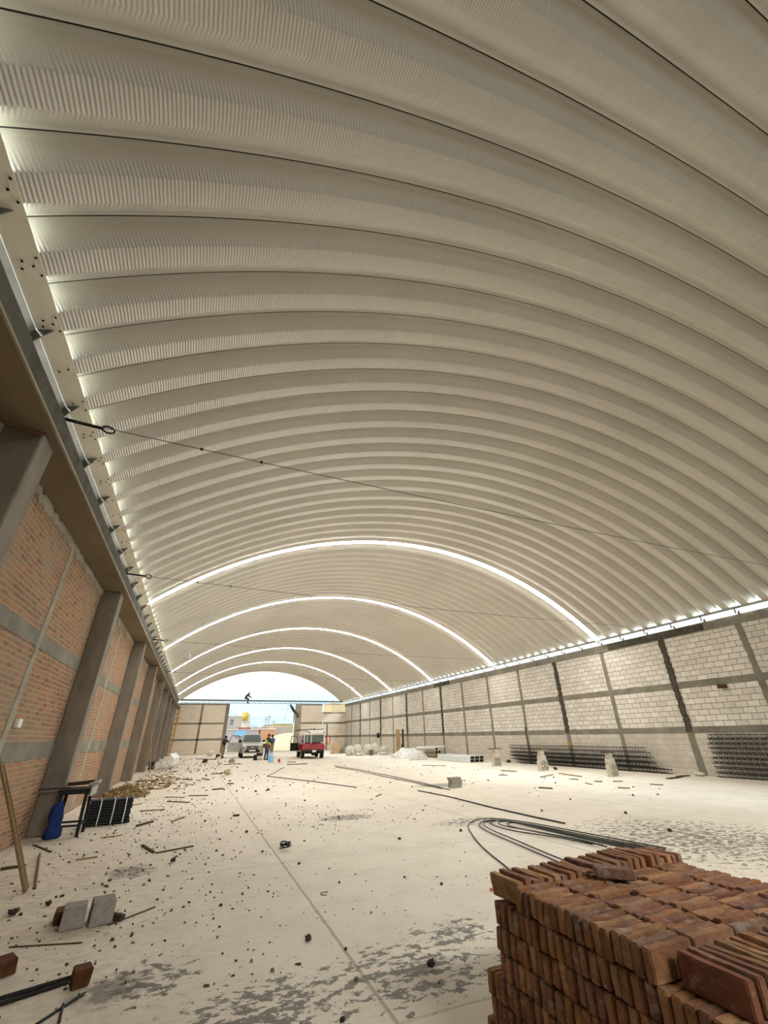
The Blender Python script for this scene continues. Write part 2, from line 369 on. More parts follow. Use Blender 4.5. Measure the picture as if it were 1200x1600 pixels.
# ---- block wall, right
mb = MB(); mb.b2(XR, XR+.25, YB, YE, 0, 4.95); mb.mi[-3:] = mb.mi[-3:]
wr = struct(mb.build('wall_right', 'block_masonry'), 'pale concrete block wall with grey tie columns and bond beams')
mb = MB(); mb.b2(XR-.006, XR+.01, YB, YE, 0, 1.40); mb.build('lower_course', 'plastered_blocks', wr)
for z0, z1 in ((1.39, 1.63), (2.985, 3.237)):
    jagged_strip('y', XR, YB, YE, z0, z1, .014, -1, .012, .3).build('bond_beam', 'concrete', wr)
rc = [9.4-3.27*k for k in range(4, 0, -1)]+[9.4, 12.52, 15.74, 19.0, 22.23, 25.56, 28.86, 32.1, 35.36, 38.74, 42.0, 45.3, 48.64, 51.85, 55.13]
dark = {12.52, 19.0, 32.1, 38.74, 45.3, 51.85}
for y in rc:
    if y in dark:
        jagged_strip('z', XR, 1.45, 4.95, y-.13, y+.13, .045, -1, .035, .10).build('tie_column', 'concrete_dark', wr)
        jagged_strip('z', XR, .0, 1.45, y-.14, y+.14, .02, -1, .012, .2).build('tie_column', 'concrete', wr)
    else:
        jagged_strip('z', XR, .0, 4.95, y-.11, y+.11, .016, -1, .01, .2).build('tie_column', 'concrete', wr)
mb = MB(); mb.b2(XR-.06, XR+.25, YB, YE, 4.95, 5.26); rb = struct(mb.build('trim_4', 'concrete'), 'concrete ring beam on top of the block wall')
jagged_strip('y', XR-.06, 10.6, 15.2, 4.97, 5.25, .03, -1, .015, .12).build('rough_face', 'concrete_dark', rb)
jagged_strip('y', XR-.06, 30.5, 33.0, 4.97, 5.25, .03, -1, .015, .12).build('rough_face', 'concrete_dark', rb)

# ---- far end wall, truss gate frame
mb = MB()
mb.b2(-2.46, 3.12, YE, YE+.2, 0, 5.0)
mb.b2(12.2, 14.9, YE, YE+.2, 0, 5.1); mb.b2(14.9, XR+.2, YE, YE+.2, 0, 4.2)
wf = struct(mb.build('wall_far', 'end_masonry'), 'tan masonry end wall on both sides of the open gateway')
m = MB()
m.b2(-2.3, 3.5, YE-.03, YE+.22, 5.0, 5.16); m.b2(3.12, 3.5, YE-.04, YE+.24, 0, 5.16)
m.b2(.38, .60, YE-.02, YE+.05, 0, 5.0)
for z0, z1 in ((1.30, 1.5), (2.95, 3.12)): m.b2(-2.3, 3.12, YE-.02, YE+.05, z0, z1)
m.build('concrete_frame', 'concrete', wf)
m = MB()
for z0, z1 in ((1.40, 1.62), (2.93, 3.12)): m.b2(12.2, XR, YE-.02, YE+.05, z0, z1)
m.b2(14.9, XR, YE-.02, YE+.22, 4.12, 4.27); m.b2(12.2, 14.92, YE-.02, YE+.22, 5.05, 5.18); m.b2(15.55, 15.75, YE-.02, YE+.05, 0, 2.93)
m.build('concrete_frame', 'concrete', wf)
m = MB(); m.b2(11.5, 12.2, YE-.12, YE+.3, 0, 5.18); m.build('gate_pier', 'concrete_pale', wf, bevel=.02)

# ---- back wall (behind the viewer)
mb = MB(); mb.b2(-2.75, XR+.25, YB-.25, YB, 0, 6.6); struct(mb.build('wall_back', 'end_masonry'), 'block wall behind the viewer')

# ---- arched roof of steel panels
t = NT('arched_steel_panels'); v = t.obj(); s = t.sep(v)
ang = t.math('MULTIPLY', t.math('ARCTAN2', t.math('SUBTRACT', s[0], XC), t.math('SUBTRACT', s[2], ZC)), RR)
at = t.n('ShaderNodeAttribute', attribute_name='crinkle'); cr = at.outputs['Fac']
nw = t.noise(v, 3.1, 3)
wv = t.math('SINE', t.math('ADD', t.math('MULTIPLY', ang, 2*pi/.037), t.math('MULTIPLY', nw, 1.6)))
hh = t.math('ADD', t.math('MULTIPLY', wv, cr), t.math('MULTIPLY', t.noise(v, .9, 3), .6))
t.base(t.mix(t.map(t.noise(v, .35, 4), .3, .7), lin('#d6d0c4'), lin('#cbc5b9'))); t.set(.42, .15, .5)
t.bump(hh, .5, .009); M['roof'] = t.m
for q_, k_ in enumerate((1.0, .72, .52, .75, .85)):          # strips emit their own light; strengths balance floor and end wall
    t = NT('translucent_skylight_panel')
    em = t.n('ShaderNodeEmission'); em.inputs[0].default_value = (1, .985, .95, 1); em.inputs[1].default_value = SKYLIGHT_EMIT*k_
    t.l(em.outputs[0], t.out.inputs[0]); M['skylight'+str(q_)] = t.m
PROF = [(0, .175, 0), (.002, .25, 0), (.009, .25, 0), (.011, .175, 0), (.05, .168, 0), (.058, .15, .02), (.13, .085, .12), (.203, .014, .7), (.212, .003, 1), (.222, 0, 1), (.33, -.003, 1),
        (.445, 0, 1), (.455, .003, 1), (.465, .012, .9), (.54, .08, .15), (.622, .15, 0), (.63, .165, 0), (.67, .175, 0)]
TH0, TH1 = asin((-2.11-XC)/RR), asin((17.66-XC)/RR)
def arch(ks, name, matn, nseg=110):
    P = np.array(PROF); th = np.linspace(TH0, TH1, nseg+1); verts = []; faces = []; crk = []
    base = 0
    for k in ks:
        y = Y0+PIT*k+P[:, 0]; r = RR+P[:, 1]
        X = XC+np.sin(th)[:, None]*r[None]; Z = ZC+np.cos(th)[:, None]*r[None]; Y = np.broadcast_to(y, X.shape)
        verts.append(np.stack([X, Y, Z], -1).reshape(-1, 3)); crk.append(np.broadcast_to(P[:, 2], X.shape).reshape(-1))
        n = len(P); i, j = np.meshgrid(np.arange(nseg), np.arange(n-1), indexing='ij')
        a = base+i*n+j; faces.append(np.stack([a, a+1, a+n+1, a+n], -1).reshape(-1, 4)); base += n*(nseg+1)
    V = np.concatenate(verts); F = np.concatenate(faces); me = bpy.data.meshes.new(name)
    me.vertices.add(len(V)); me.vertices.foreach_set('co', V.reshape(-1).astype(np.float32))
    me.loops.add(F.size); me.loops.foreach_set('vertex_index', F.reshape(-1).astype(np.int32))
    me.polygons.add(len(F)); me.polygons.foreach_set('loop_start', np.arange(0, F.size, 4, dtype=np.int32)); me.update(calc_edges=True)
    a = me.attributes.new('crinkle', 'FLOAT', 'POINT'); a.data.foreach_set('value', np.concatenate(crk).astype(np.float32))
    me.materials.append(M['roof']); me.materials.append(M['seam']); nj = len(PROF)-1
    mi = np.array([1 if (q % nj) < 3 else 0 for q in range(len(F))], dtype=np.int32)
    if matn != 'roof':
        me.materials.append(M[matn]); mi[[7 <= (q % nj) <= 12 for q in range(len(F))]] = 2
    me.polygons.foreach_set('material_index', mi)
    o = bpy.data.objects.new(name, me); COL.objects.link(o); return o
SKY_K = [0, 13, 26, 39, 52]
kmax = int((YE+.35-Y0)/PIT); kmin = int((YB-.2-Y0)/PIT)
struct(arch([k for k in range(kmin, kmax+1) if k not in SKY_K], 'ceiling', 'roof'), 'arched roof of ribbed steel panels')
for i, k in enumerate(SKY_K):
    w = struct(arch([k], f'window_{i+1}', f'skylight{i}', 60), 'glowing translucent arched skylight strip')
    m = MB()
    for q in range(1, 6):
        th = TH0+(TH1-TH0)*q/6+.01
        r = RR-.012; c, d = Vector((XC+sin(th)*r, Y0+PIT*k+.2, ZC+cos(th)*r)), Vector((XC+sin(th)*r, Y0+PIT*k+.48, ZC+cos(th)*r))
        m.bar(c, d, .05, .006, up=(sin(th), 0, cos(th)))
    m.build('lap_joint', 'galv', w)
# closing flange at the far mouth of the roof
# ---- eave plates with gussets and bolts
def eave(side):
    xs = (lambda x: x) if side < 0 else (lambda x: 2*XC-x)
    m = MB(); a, b = (-2.06, 5.46), ((-2.28, 5.385) if side < 0 else (-2.22, 5.42))
    dx, dz = b[0]-a[0], b[1]-a[1]; L = sqrt(dx*dx+dz*dz); nx, nz = dz/L*.012, -dx/L*.012
    m.prism([(xs(a[0]), a[1]), (xs(b[0]), b[1]), (xs(b[0]+nx), b[1]+nz), (xs(a[0]+nx), a[1]+nz)], 'y', YB, YE)
    for k in range(kmin+2, kmax):                                    # bolts under every panel
        for yy, uu in ((.25, .12), (.34, .3), (.43, .12), (.30, .62), (.38, .7)):
            if (k*7+int(uu*100)) % 5 == 0: continue
            c = Vector((xs(a[0]+dx*uu-nx*.6), Y0+PIT*k+yy, a[1]+dz*uu-nz*.6)); e = Vector((xs(a[0]+dx*uu-nx*1.4), Y0+PIT*k+yy, a[1]+dz*uu-nz*1.4))
            m.cyl(c, e, .011, n=6, mi=1)
    o = m.build('trim_5' if side < 0 else 'trim_6', ['cream' if side < 0 else 'galv', 'hole']); struct(o, ('cream' if side < 0 else 'grey')+' bolted steel eave plate carrying the arched roof')
    y = 1.6-1.26*6; i = 0
    while y < YE-.3:
        g = MB(); zb = 4.75 if side < 0 else 5.26
        g.prism([(xs(-2.13), 5.425), (xs(-2.33), 5.36), (xs(-2.35), max(zb, 5.02))], 'y', y, y+.012)
        g.b2(min(xs(-2.42), xs(-2.35)), max(xs(-2.42), xs(-2.35)), y-.04, y+.05, zb, 5.36)
        if side > 0: g.b2(17.74, 17.80, y-.02, y+.03, 5.26, 5.46)
        g.build('gusset', 'gusset', o); y += 1.26
eave(-1); eave(1)
# galvanised gutter sheet outside the left plate
m = MB(); m.prism([(-2.285, 5.38), (-2.42, 5.12), (-2.42, 4.85), (-2.41, 4.85), (-2.41, 5.11), (-2.275, 5.37)], 'y', YB, YE)
struct(m.build('trim_7', 'galv'), 'galvanised gutter along the left eave')

# ---- daylight entering through the eave gaps
for nm, x, z, d in (('left_eave_daylight', -2.55, 5.66, (1, 0, .12)), ('right_eave_daylight', 18.10, 5.66, (-1, 0, .12)), ('right_gap_daylight', 18.26, 5.36, (-1, 0, .3))):
    area(nm, (x, (YB+YE)/2, z), .16 if False else YE-YB-1, .14, 900 if 'gap' in nm else 2100, d, (.74, .9, 1.0))

area('rear_floor_fill', (7.7, -6.7, 7.3), 11, 1.2, 230, (0, 1, -.5), (1, .985, .95), radians(62))  # added fill lamp behind the viewer, brightens near floor and brick stack
# ================================================================== TIES, TRUSS, GATE
TIE_L = [5.42, 11.65, 20.2, 30.4]
TLAB = ['thin steel tie cable nearest the viewer, spanning the hall under the roof', 'thin tie cable spanning just in front of the first glowing skylight strip', 'tie cable spanning between the first and second skylight strips',
        'tie cable spanning just in front of the third skylight strip']
for y, lb in zip(TIE_L, TLAB):
    o = thing('tie_cable', lb, 'cable', (-2.25, y, 5.2), group='roof tie cables')
    L = 20.15
    pts = [(L*i/24, 0, -.13*4*(i/24)*(1-i/24)) for i in range(25)]
    m = MB(); m.tube(pts, .006, 6); m.build('cable', 'cable', o)
    m = MB(); m.tube([pts[0], (.42, pts[0][1]+.04, pts[0][2])], .022, 8); m.tube([(.5+.07*cos(a), .045+.02*cos(a), .05*sin(a)) for a in [2*pi*i/12 for i in range(12)]], .012, 6, closed=True); m.build('turnbuckle', 'rebar', o)
    
    for q in (2, 3): m = MB(); m.ball(pts[q], .022); m.build('cable_clamp', 'rebar', o)

tr = thing('lattice_truss', 'grey lattice steel truss spanning over the gateway at the far end', 'truss', (7.7, YE, 5.2))
def rel(o, m, name, mat, **k):
    x = m.build(name, mat, None, **k)
    x.parent = o; x.matrix_parent_inverse = Matrix.Translation(-Vector(o.location)) if o.rotation_euler.z == 0 else (Matrix.Translation(o.location) @ o.rotation_euler.to_matrix().to_4x4()).inverted()
    return x
m = MB(); m.b2(-2.05, 17.55, YE+.0, YE+.16, 5.44, 5.60); rel(tr, m, 'top_chord', 'truss')
m = MB(); m.b2(-2.05, 17.6, YE+.03, YE+.13, 5.20, 5.25); rel(tr, m, 'bottom_chord', 'truss')
x = -2.0; k = 0
while x < 16.9:
    m = MB(); m.bar((x, YE+.08, 5.23), (x+.32, YE+.08, 5.52), .03, .03); m.bar((x+.32, YE+.08, 5.52), (x+.64, YE+.08, 5.23), .03, .03)
    rel(tr, m, 'web_member', 'truss'); x += .64
# curved gate bracket on the pier
gb = thing('curved_gate_bracket', 'dark curved steel bracket under the truss at the gate pier', 'bracket', (11.4, YE-.2, 4.4))
m = MB(); m.tube([(10.7, YE-.25, 5.1), (10.95, YE-.25, 4.75), (11.2, YE-.25, 4.4), (11.5, YE-.25, 4.15), (11.75, YE-.25, 4.05)], [.10, .16, .17, .13, .08], 10); rel(gb, m, 'curved_arm', 'concrete_dark')
m = MB(); m.tube([(11.3, YE-.25, 4.35), (11.3, YE-.25, 3.7), (11.25, YE-.25, 3.0)], [.07, .06, .03], 8); rel(gb, m, 'drop_rod', 'concrete_dark')
m = MB(); m.tube([(11.75+.12*cos(a), YE-.25, 3.85+.2*sin(a)) for a in [2*pi*i/14 for i in range(14)]], .05, 8, closed=True); rel(gb, m, 'loop', 'concrete_dark')
m = MB(); m.tube([(10.5, YE-.06, 5.2), (10.4, YE-.06, 4.4), (10.1, YE-.06, 3.2)], .015, 6)
tag(m.build('hanging_wire', 'cable'), 'thin dark wire hanging beside the gate pier', 'wire')
m = MB(); m.cyl((14.98, YE-.13, 2.9), (14.98, YE-.13, 4.2), .07); tag(m.build('drain_pipe', 'white_paint'), 'short white vertical pipe on the far end wall, right of the gate', 'pipe')

# ================================================================== OUTSIDE
m = MB(); m.b2(-260, 420, YE+.4, 900, -.3, -.02); struct(m.build('outside_ground', 'sand'), 'pale sandy ground outside the gateway')
def hill(name, mat, pts, y, depth, label):
    m = MB(); n = len(pts); vs = []
    for j, (k, dy) in enumerate(((0.0, -depth*.6), (.55, -depth*.3), (1, 0), (.5, depth*.5), (0, depth))):
        for i, (x, z) in enumerate(pts): vs.append((x+(random.uniform(-1, 1)*depth*.03), y+dy, z*k*(1+.05*random.uniform(-1, 1))-.5))
    m.add(vs, [(j*n+i, j*n+i+1, (j+1)*n+i+1, (j+1)*n+i) for j in range(4) for i in range(n-1)])
    return struct(m.build(name, mat, smooth=True), label)
M['hill_far'] = plain('hazed_far_hillside', '#b4c6d4', '#a9bccb', .95, nscale=.004, bump=0)  # bluish haze of distance is put into the base colour
M['hill_near'] = plain('hazed_near_hillside', '#a9b1c0', '#9ea6b6', .95, nscale=.01, bump=0)  # nearer ridge, haze tint painted in a little deeper
hill('hills_far', 'hill_far', [(-900+80*i, 125+24*sin(i*.7)+10*sin(i*2.1)+random.uniform(-4, 4)) for i in range(44)], 2600, 700, 'haze-tinted mountain on the horizon')
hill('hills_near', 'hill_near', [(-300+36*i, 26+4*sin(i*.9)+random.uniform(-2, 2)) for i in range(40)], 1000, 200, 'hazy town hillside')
def block_building(name, label, cat, x0, x1, y0, y1, z0, z1, mat, wins=(), group=None):
    o = thing(name, label, cat, ((x0+x1)/2, y0, z0), group=group)
    m = MB(); m.b2(x0, x1, y0, y1, z0, z1); rel(o, m, 'wall', mat)
    m = MB(); m.b2(x0-.08, x1+.08, y0-.08, y1+.08, z1, z1+.14); rel(o, m, 'parapet', 'white_paint')
    for (a, b, c, d) in wins:
        m = MB(); m.b2(a, b, y0-.04, y0+.02, c, d); rel(o, m, 'window', 'wall_lilac' if mat == 'wall_yellow' else 'glass_dark')
    return o
M['wall_grey'] = plain('grey_render', '#b9b3aa', '#a9a39a', .9, nscale=.6, bump=.05)
M['wall_lilac'] = plain('pale_lilac_render', '#c4bcc2', '#b4adb3', .9, nscale=.6, bump=.05)
M['wall_peach'] = plain('peach_render', '#c99f7d', '#bb9070', .9, nscale=.6, bump=.05)
M['wall_yellow'] = plain('yellow_render', '#d6c9a4', '#cabb94', .9, nscale=.6, bump=.1)
M['bank'] = plain('yellow_earth_bank', '#d3c9ac', '#c4b898', .95, nscale=.5, bump=.4)
M['roof_red'] = plain('red_roof_tile', '#a5533f', '#8d4534', .85, nscale=1.5, bump=.2)
block_building('house', 'grey flat-roofed house seen through the left of the gateway', 'house', 5.0, 8.05, 91, 99, 0, 5.1, 'wall_grey', [(6.0, 6.5, 3.7, 4.6)])
lo = block_building('workshop', 'low pale workshop with a red roof edge left in the gateway', 'building', 3.5, 10.8, 86, 90.5, 0, 2.75, 'wall_lilac', [])
m = MB(); m.b2(7.2, 9.3, 85.85, 86.6, 2.92, 3.12); rel(lo, m, 'red_roof_edge', 'roof_red')
m = MB(); m.b2(6.6, 8.7, 85.84, 85.9, 1.75, 2.65); tag(m.build('tarpaulin', 'jug_blue'), 'bright blue tarpaulin hung on the low workshop', 'tarpaulin')
wt = thing('water_tower', 'white tower with a yellow tank seen through the gateway', 'tower', (14.2, 150, 0))
m = MB(); m.b2(12.6, 15.9, 150, 153, 0, 6.0); rel(wt, m, 'tower_shaft', 'white_paint')
m = MB(); m.b2(12.9, 15.6, 150, 153, 6.0, 8.3); rel(wt, m, 'upper_shaft', 'white_paint')
m = MB(); m.cyl((14.0, 149.9, 6.3), (14.0, 149.9, 8.3), .9, n=18); m.ball((14.0, 149.9, 8.3), (.9, .9, .4)); rel(wt, m, 'yellow_tank', 'tank', smooth=True)
block_building('house', 'peach-coloured house beyond the two workers', 'house', 11.0, 13.3, 84, 90, 0, 2.75, 'wall_peach', [])
block_building('house', 'pink house right of the peach house beyond the gateway', 'house', 13.0, 15.3, 101, 106, 0, 3.4, 'wall_lilac', [(13.6, 14.2, 1.9, 2.7)])
yb = block_building('house', 'yellow house with a gridded front on the earth bank outside', 'house', 14.0, 17.6, 91, 97, 0, 3.75, 'wall_yellow', [(14.5+.62*i, 14.9+.62*i, 1.9, 3.2) for i in range(5)])
m = MB(); n = 14; vs = []
for j, (y, z) in enumerate(((62, 0), (66, .9), (69, 1.75), (74, 2.05), (84, 2.0))):
    for i in range(n): vs.append((9.9+i*1.4+(j*.25), y+random.uniform(-.4, .4), z*(.35 if i == 0 else .7 if i == 1 else 1)*(1+random.uniform(-.05, .05))-.03))
m.add(vs, [(j*n+i, j*n+i+1, (j+1)*n+i+1, (j+1)*n+i) for j in range(4) for i in range(n-1)])
struct(m.build('earth_bank', 'bank', smooth=True), 'pale yellow earth bank outside the gateway')
HL = ['cream', 'white', 'pale grey']
for i in range(9):
    a = 44+i*7.5; y = 300+((i*37) % 60)
    w = 3.5+(i % 3)
    x = y*(.118+.0125*i); z = y*.0245*(.75+.25*((i*5) % 4)/3)
    m = MB(); m.b2(x-w/2, x+w/2, y, y+5, -.1, z+1.8)
    tag(m.build('distant_house', 'white_paint' if i % 2 else 'wall_grey'), f'small far-off house, {ORD[i]} from the left along the town below the hills', 'house', 'far houses below the hills')
for i, (px, top, D) in enumerate(((416, 1121, 120), (421, 1117, 120), (428, 1125, 130))):
    p = aty(px, top, D); m = MB(); m.cyl((p.x, D, 0), (p.x, D, p.z), .09, .06, 8); m.bar((p.x-.6, D, p.z-.5), (p.x+.6, D, p.z-.5), .08, .08)
    tag(m.build('utility_pole', 'concrete'), ['leftmost thin utility pole outside the gateway', 'tallest thin utility pole outside the gateway', 'shortest utility pole, right of the other two outside the gateway'][i], 'pole', 'utility poles outside')
p = aty(513, 1111, 75); q = aty(537, 1096, 75)
block_building('house', 'cream house seen through the gap at the right of the end wall', 'house', p.x+.5, q.x+3, 75, 80, 0, q.z-.35, 'wall_yellow', [])

# ================================================================== VEHICLES
def wheel(o, c, r, w, lab=None):
    m = MB(); m.lathe_x(c, [(r*.62, -w/2), (r*.93, -w/2), (r, -w*.36), (r, w*.36), (r*.93, w/2), (r*.62, w/2)], 22); wh = rel2(o, m, 'wheel', 'tyre', smooth=False)
    m = MB(); m.lathe_x(c, [(0.02, -w*.42), (r*.63, -w*.42), (r*.63, w*.42), (.02, w*.42)], 18); h = m.build('rim', 'galv', wh)
    return wh
def lathe_x(s, c, prof, n, mi=0):
    c = Vector(c); vs = []; m = len(prof)
    for k in range(n):
        a = 2*pi*k/n
        for r, x in prof: vs.append(c+Vector((x, r*cos(a), r*sin(a))))
    fs = [(k*m+i, k*m+(i+1) % m, ((k+1) % n)*m+(i+1) % m, ((k+1) % n)*m+i) for k in range(n) for i in range(m)]
    s.add(vs, fs, mi); return s
MB.lathe_x = lathe_x
def rel2(o, m, name, mat, **k): return m.build(name, mat, o, **k)      # mesh already in the thing's own space
def loft_y(m, secs, mi=0):
    """secs: list of (y, halfwidth_low, halfwidth_top, z0, z1) boxes lofted along y"""
    vs = []
    for y, wl_, wt_, z0, z1 in secs: vs += [(-wl_, y, z0), (wl_, y, z0), (wt_, y, z1), (-wt_, y, z1)]
    n = len(secs); fs = [(0, 1, 2, 3), ((n-1)*4+3, (n-1)*4+2, (n-1)*4+1, (n-1)*4)]
    for i in range(n-1):
        for k in range(4): fs.append((i*4+k, i*4+(k+1) % 4, (i+1)*4+(k+1) % 4, (i+1)*4+k))
    m.add(vs, fs, mi); return m
# --- silver pickup, nose towards the viewer (-y)
pk = thing('pickup_truck', 'silver pickup truck facing us in the gateway with its left door open', 'truck', (4.85, 42.3, 0), radians(-3))
m = MB()
loft_y(m, [(-.95, .72, .70, .52, .86), (-.80, .86, .82, .42, 1.0), (-.2, .90, .86, .36, 1.12), (.75, .91, .86, .34, 1.17), (3.0, .92, .90, .34, 1.18), (4.35, .91, .90, .40, 1.16)])
rel2(pk, m, 'body', 'truck_silver', bevel=.05, seg=3, smooth=False)
m = MB(); loft_y(m, [(.55, .86, .84, 1.14, 1.18), (1.15, .82, .69, 1.16, 1.76), (1.5, .82, .68, 1.16, 1.80), (2.5, .82, .68, 1.16, 1.79), (2.9, .82, .70, 1.16, 1.70)])
cab = rel2(pk, m, 'cab', 'truck_silver', bevel=.03, seg=2)
m = MB(); m.add([(-.76, .53, 1.22), (.76, .53, 1.22), (.63, 1.05, 1.72), (-.63, 1.05, 1.72)], [(0, 1, 2, 3)]); m.add([(-.74, .60, 1.22), (.74, .60, 1.22), (.62, 1.11, 1.71), (-.62, 1.11, 1.71)], [(3, 2, 1, 0)]); rel2(pk, m, 'windscreen', 'glass_dark')
m = MB(); m.prism([(-.45, .66), (.45, .66), (.5, .92), (-.5, .92)], 'y', -.985, -.85); gr = rel2(pk, m, 'grille', 'black_plastic', bevel=.02)
for i in range(3): m = MB(); m.b2(-.46, .46, -1.0, -.98, .70+.075*i, .72+.075*i); m.build('grille_bar', 'galv', gr)
m = MB(); m.ball((0, -1.0, .79), (.09, .015, .055)); m.build('badge', 'galv', gr, smooth=True)
m = MB(); m.prism([(-.62, .40), (.62, .40), (.50, .64), (-.50, .64)], 'y', -1.0, -.8); rel2(pk, m, 'lower_intake', 'black_plastic', bevel=.02)
m = MB(); loft_y(m, [(-1.0, .74, .72, .36, .46), (-.75, .88, .88, .34, .46)]); rel2(pk, m, 'front_bumper', 'truck_silver', bevel=.03, seg=2)
m = MB(); m.b2(-.26, .26, -1.03, -1.005, .50, .61); rel2(pk, m, 'licence_plate', 'white_paint')
for sx_ in (-1, 1):
    m = MB(); m.prism([(sx_*.52, .80), (sx_*.80, .84), (sx_*.84, 1.0), (sx_*.54, .94)], 'y', -.955, -.75); rel2(pk, m, 'headlight', 'lens_clear', bevel=.015)
    m = MB(); m.cyl((sx_*.68, -.99, .56), (sx_*.68, -.93, .56), .06); rel2(pk, m, 'fog_lamp', 'lens_clear')
    m = MB(); m.ball((sx_*1.02, .72, 1.24), (.13, .06, .10)); m.bar((sx_*.84, .74, 1.18), (sx_*.96, .73, 1.22), .05, .05); rel2(pk, m, 'wing_mirror', 'black_plastic', smooth=True)
    for y in (-.05, 3.05): wheel(pk, (sx_*.80, y, .36), .36, .24)
m = MB(); m.prism([(-.95, .45), (-1.98, .48), (-1.98, 1.16), (-.95, 1.18)], 'y', .52, .60); d = rel2(pk, m, 'open_door', 'truck_silver', bevel=.02)
m = MB(); m.tube([(-1.96, .56, 1.14), (-1.72, .56, 1.68), (-1.15, .56, 1.66), (-.95, .56, 1.16)], .028, 6); m.build('window_frame', 'black_plastic', d)
m = MB(); m.ball((-1.02, .3, 1.27), (.15, .07, .12)); m.build('door_mirror', 'black_plastic', d, smooth=True)
m = MB(); m.bar((-1.75, .49, 1.05), (-1.5, .49, 1.06), .03, .035); m.build('door_handle', 'black_plastic', d)

# --- red pickup with a service canopy, tail towards the viewer
rk = thing('service_truck', 'dark red pickup with ladder racks and white canopy, tail towards us', 'truck', (8.98, 37.3, 0), radians(-5))
m = MB(); loft_y(m, [(-.55, .80, .80, .52, 1.02), (.2, .84, .84, .46, 1.04), (2.0, .85, .84, .42, 1.06), (3.3, .85, .82, .42, 1.04), (4.0, .80, .74, .46, .94)]); rel2(rk, m, 'body', 'truck_red', bevel=.04, seg=2)
m = MB(); m.b2(-.79, .79, -.585, -.55, .60, 1.04); tg = rel2(rk, m, 'tailgate', 'truck_red', bevel=.02, seg=2)
m = MB(); m.b2(-.18, .18, -.605, -.585, .95, .99); m.build('handle', 'black_plastic', tg)
m = MB(); m.b2(-.80, .80, -.72, -.55, .44, .58); rel2(rk, m, 'rear_bumper', 'black_plastic', bevel=.02)
m = MB(); m.b2(-.13, .17, -.745, -.725, .44, .58); rel2(rk, m, 'licence_plate', 'white_paint')
for s in (-1, 1):
    m = MB(); m.b2(s*.82-.05, s*.82+.05, -.60, -.54, .62, .92); rel2(rk, m, 'tail_light', 'lens_red', bevel=.01)
    for y in (.15, 2.75): wheel(rk, (s*.76, y, .34), .34, .24)
m = MB(); m.b2(-.7, .7, -.35, 3.6, .34, .47); rel2(rk, m, 'chassis', 'black_plastic')
m = MB(); m.cyl((.0, -.3, .42), (.0, -.55, .40), .2, n=16); rel2(rk, m, 'spare_wheel', 'tyre')
m = MB(); loft_y(m, [(1.0, .80, .68, 1.04, 1.62), (1.9, .80, .68, 1.04, 1.66), (2.6, .80, .66, 1.04, 1.60), (3.1, .80, .76, 1.02, 1.06)]); cb = rel2(rk, m, 'cab', 'truck_red', bevel=.03, seg=2)
m = MB(); m.b2(-.6, .6, .985, 1.0, 1.14, 1.54); m.build('rear_window', 'glass_dark', cb)
m = MB(); m.prism([(1.3, 1.12), (2.6, 1.12), (2.3, 1.55), (1.4, 1.56)], 'x', -.80, -.765); m.build('side_window', 'glass_dark', cb)
# canopy: white posts, roof and glazed rear
m = MB(); m.b2(-.82, .82, -.55, 1.05, 1.63, 1.72); rel2(rk, m, 'canopy_roof', 'white_paint', bevel=.02)
for x, y in ((-.78, -.5), (.78, -.5), (-.78, .98), (.78, .98), (-.22, -.5)):
    m = MB(); m.b2(x-.03, x+.03, y-.03, y+.03, 1.04, 1.64); rel2(rk, m, 'canopy_post', 'white_paint')
m = MB(); m.b2(-.2, .76, -.52, -.505, 1.10, 1.62); rel2(rk, m, 'canopy_glass', 'glass_dark')
m = MB(); m.b2(-.74, -.26, -.52, -.505, 1.10, 1.62); rel2(rk, m, 'canopy_glass', 'glass_dark')
m = MB(); m.b2(-.5, .8, -.62, -.56, 1.72, 1.96); wb = rel2(rk, m, 'white_rear_board', 'white_paint', bevel=.02)
for x in (-.42, .72): m = MB(); m.cyl((x, -.64, 1.80), (x, -.62, 1.80), .055, n=14); m.build('round_lamp', 'lens_red' if x > 0 else 'black_plastic', wb)
for x in (-.80, .80):
    m = MB(); m.tube([(x, -.6, 1.9), (x, 2.9, 1.9)], .03, 8); rel2(rk, m, 'rack_rail', 'white_paint')
    for y in (-.5, .9, 2.6): m = MB(); m.tube([(x, y, 1.66), (x, y, 1.9)], .025, 8); rel2(rk, m, 'rack_post', 'white_paint')
for y in (-.3, .9, 2.1): m = MB(); m.tube([(-.86, y, 1.92), (.86, y, 1.92)], .022, 8); rel2(rk, m, 'rack_bar', 'galv')
m = MB(); m.bar((-.1, -.6, 1.99), (.72, -.6, 2.03), .05, .05); rel2(rk, m, 'blue_rack_bar', 'blue_cloth')
m = MB(); m.prism([(-1.15, .50), (0, .52), (-.05, 1.06), (-1.18, 1.08)], 'x', 0, .06); d = rel2(rk, m, 'open_door', 'dark_cloth', bevel=.015); d.location = (-.88, 2.45, 0); d.rotation_euler = (0, 0, radians(-40)); d['label'] = 'dark inner side of the open door'
m = MB(); m.tube([(.03, -1.16, 1.06), (.03, -1.05, 1.56), (.03, -.3, 1.56), (.03, -.04, 1.04)], .028, 6); m.build('window_frame', 'black_plastic', d)
m = MB(); m.tube([(-.83, -.2, 1.35), (-.83, .5, 1.35)], .02, 6); m.tube([(-.55, -.54, 1.1), (-.55, -.54, 1.62)], .02, 6); rel2(rk, m, 'guard_bar', 'white_paint')
pts = [(10.08+.14*cos(a*1.0)*(1+.1*sin(a*2.3)), 36.75+.05*sin(a*.5), 1.25+.30*sin(a)) for a in [2*pi*i/20 for i in range(60)]]
m = MB(); m.tube(pts, .03, 6); m.tube([(10.0, 36.75, 1.78), (10.05, 36.75, 1.5)], .02, 6)
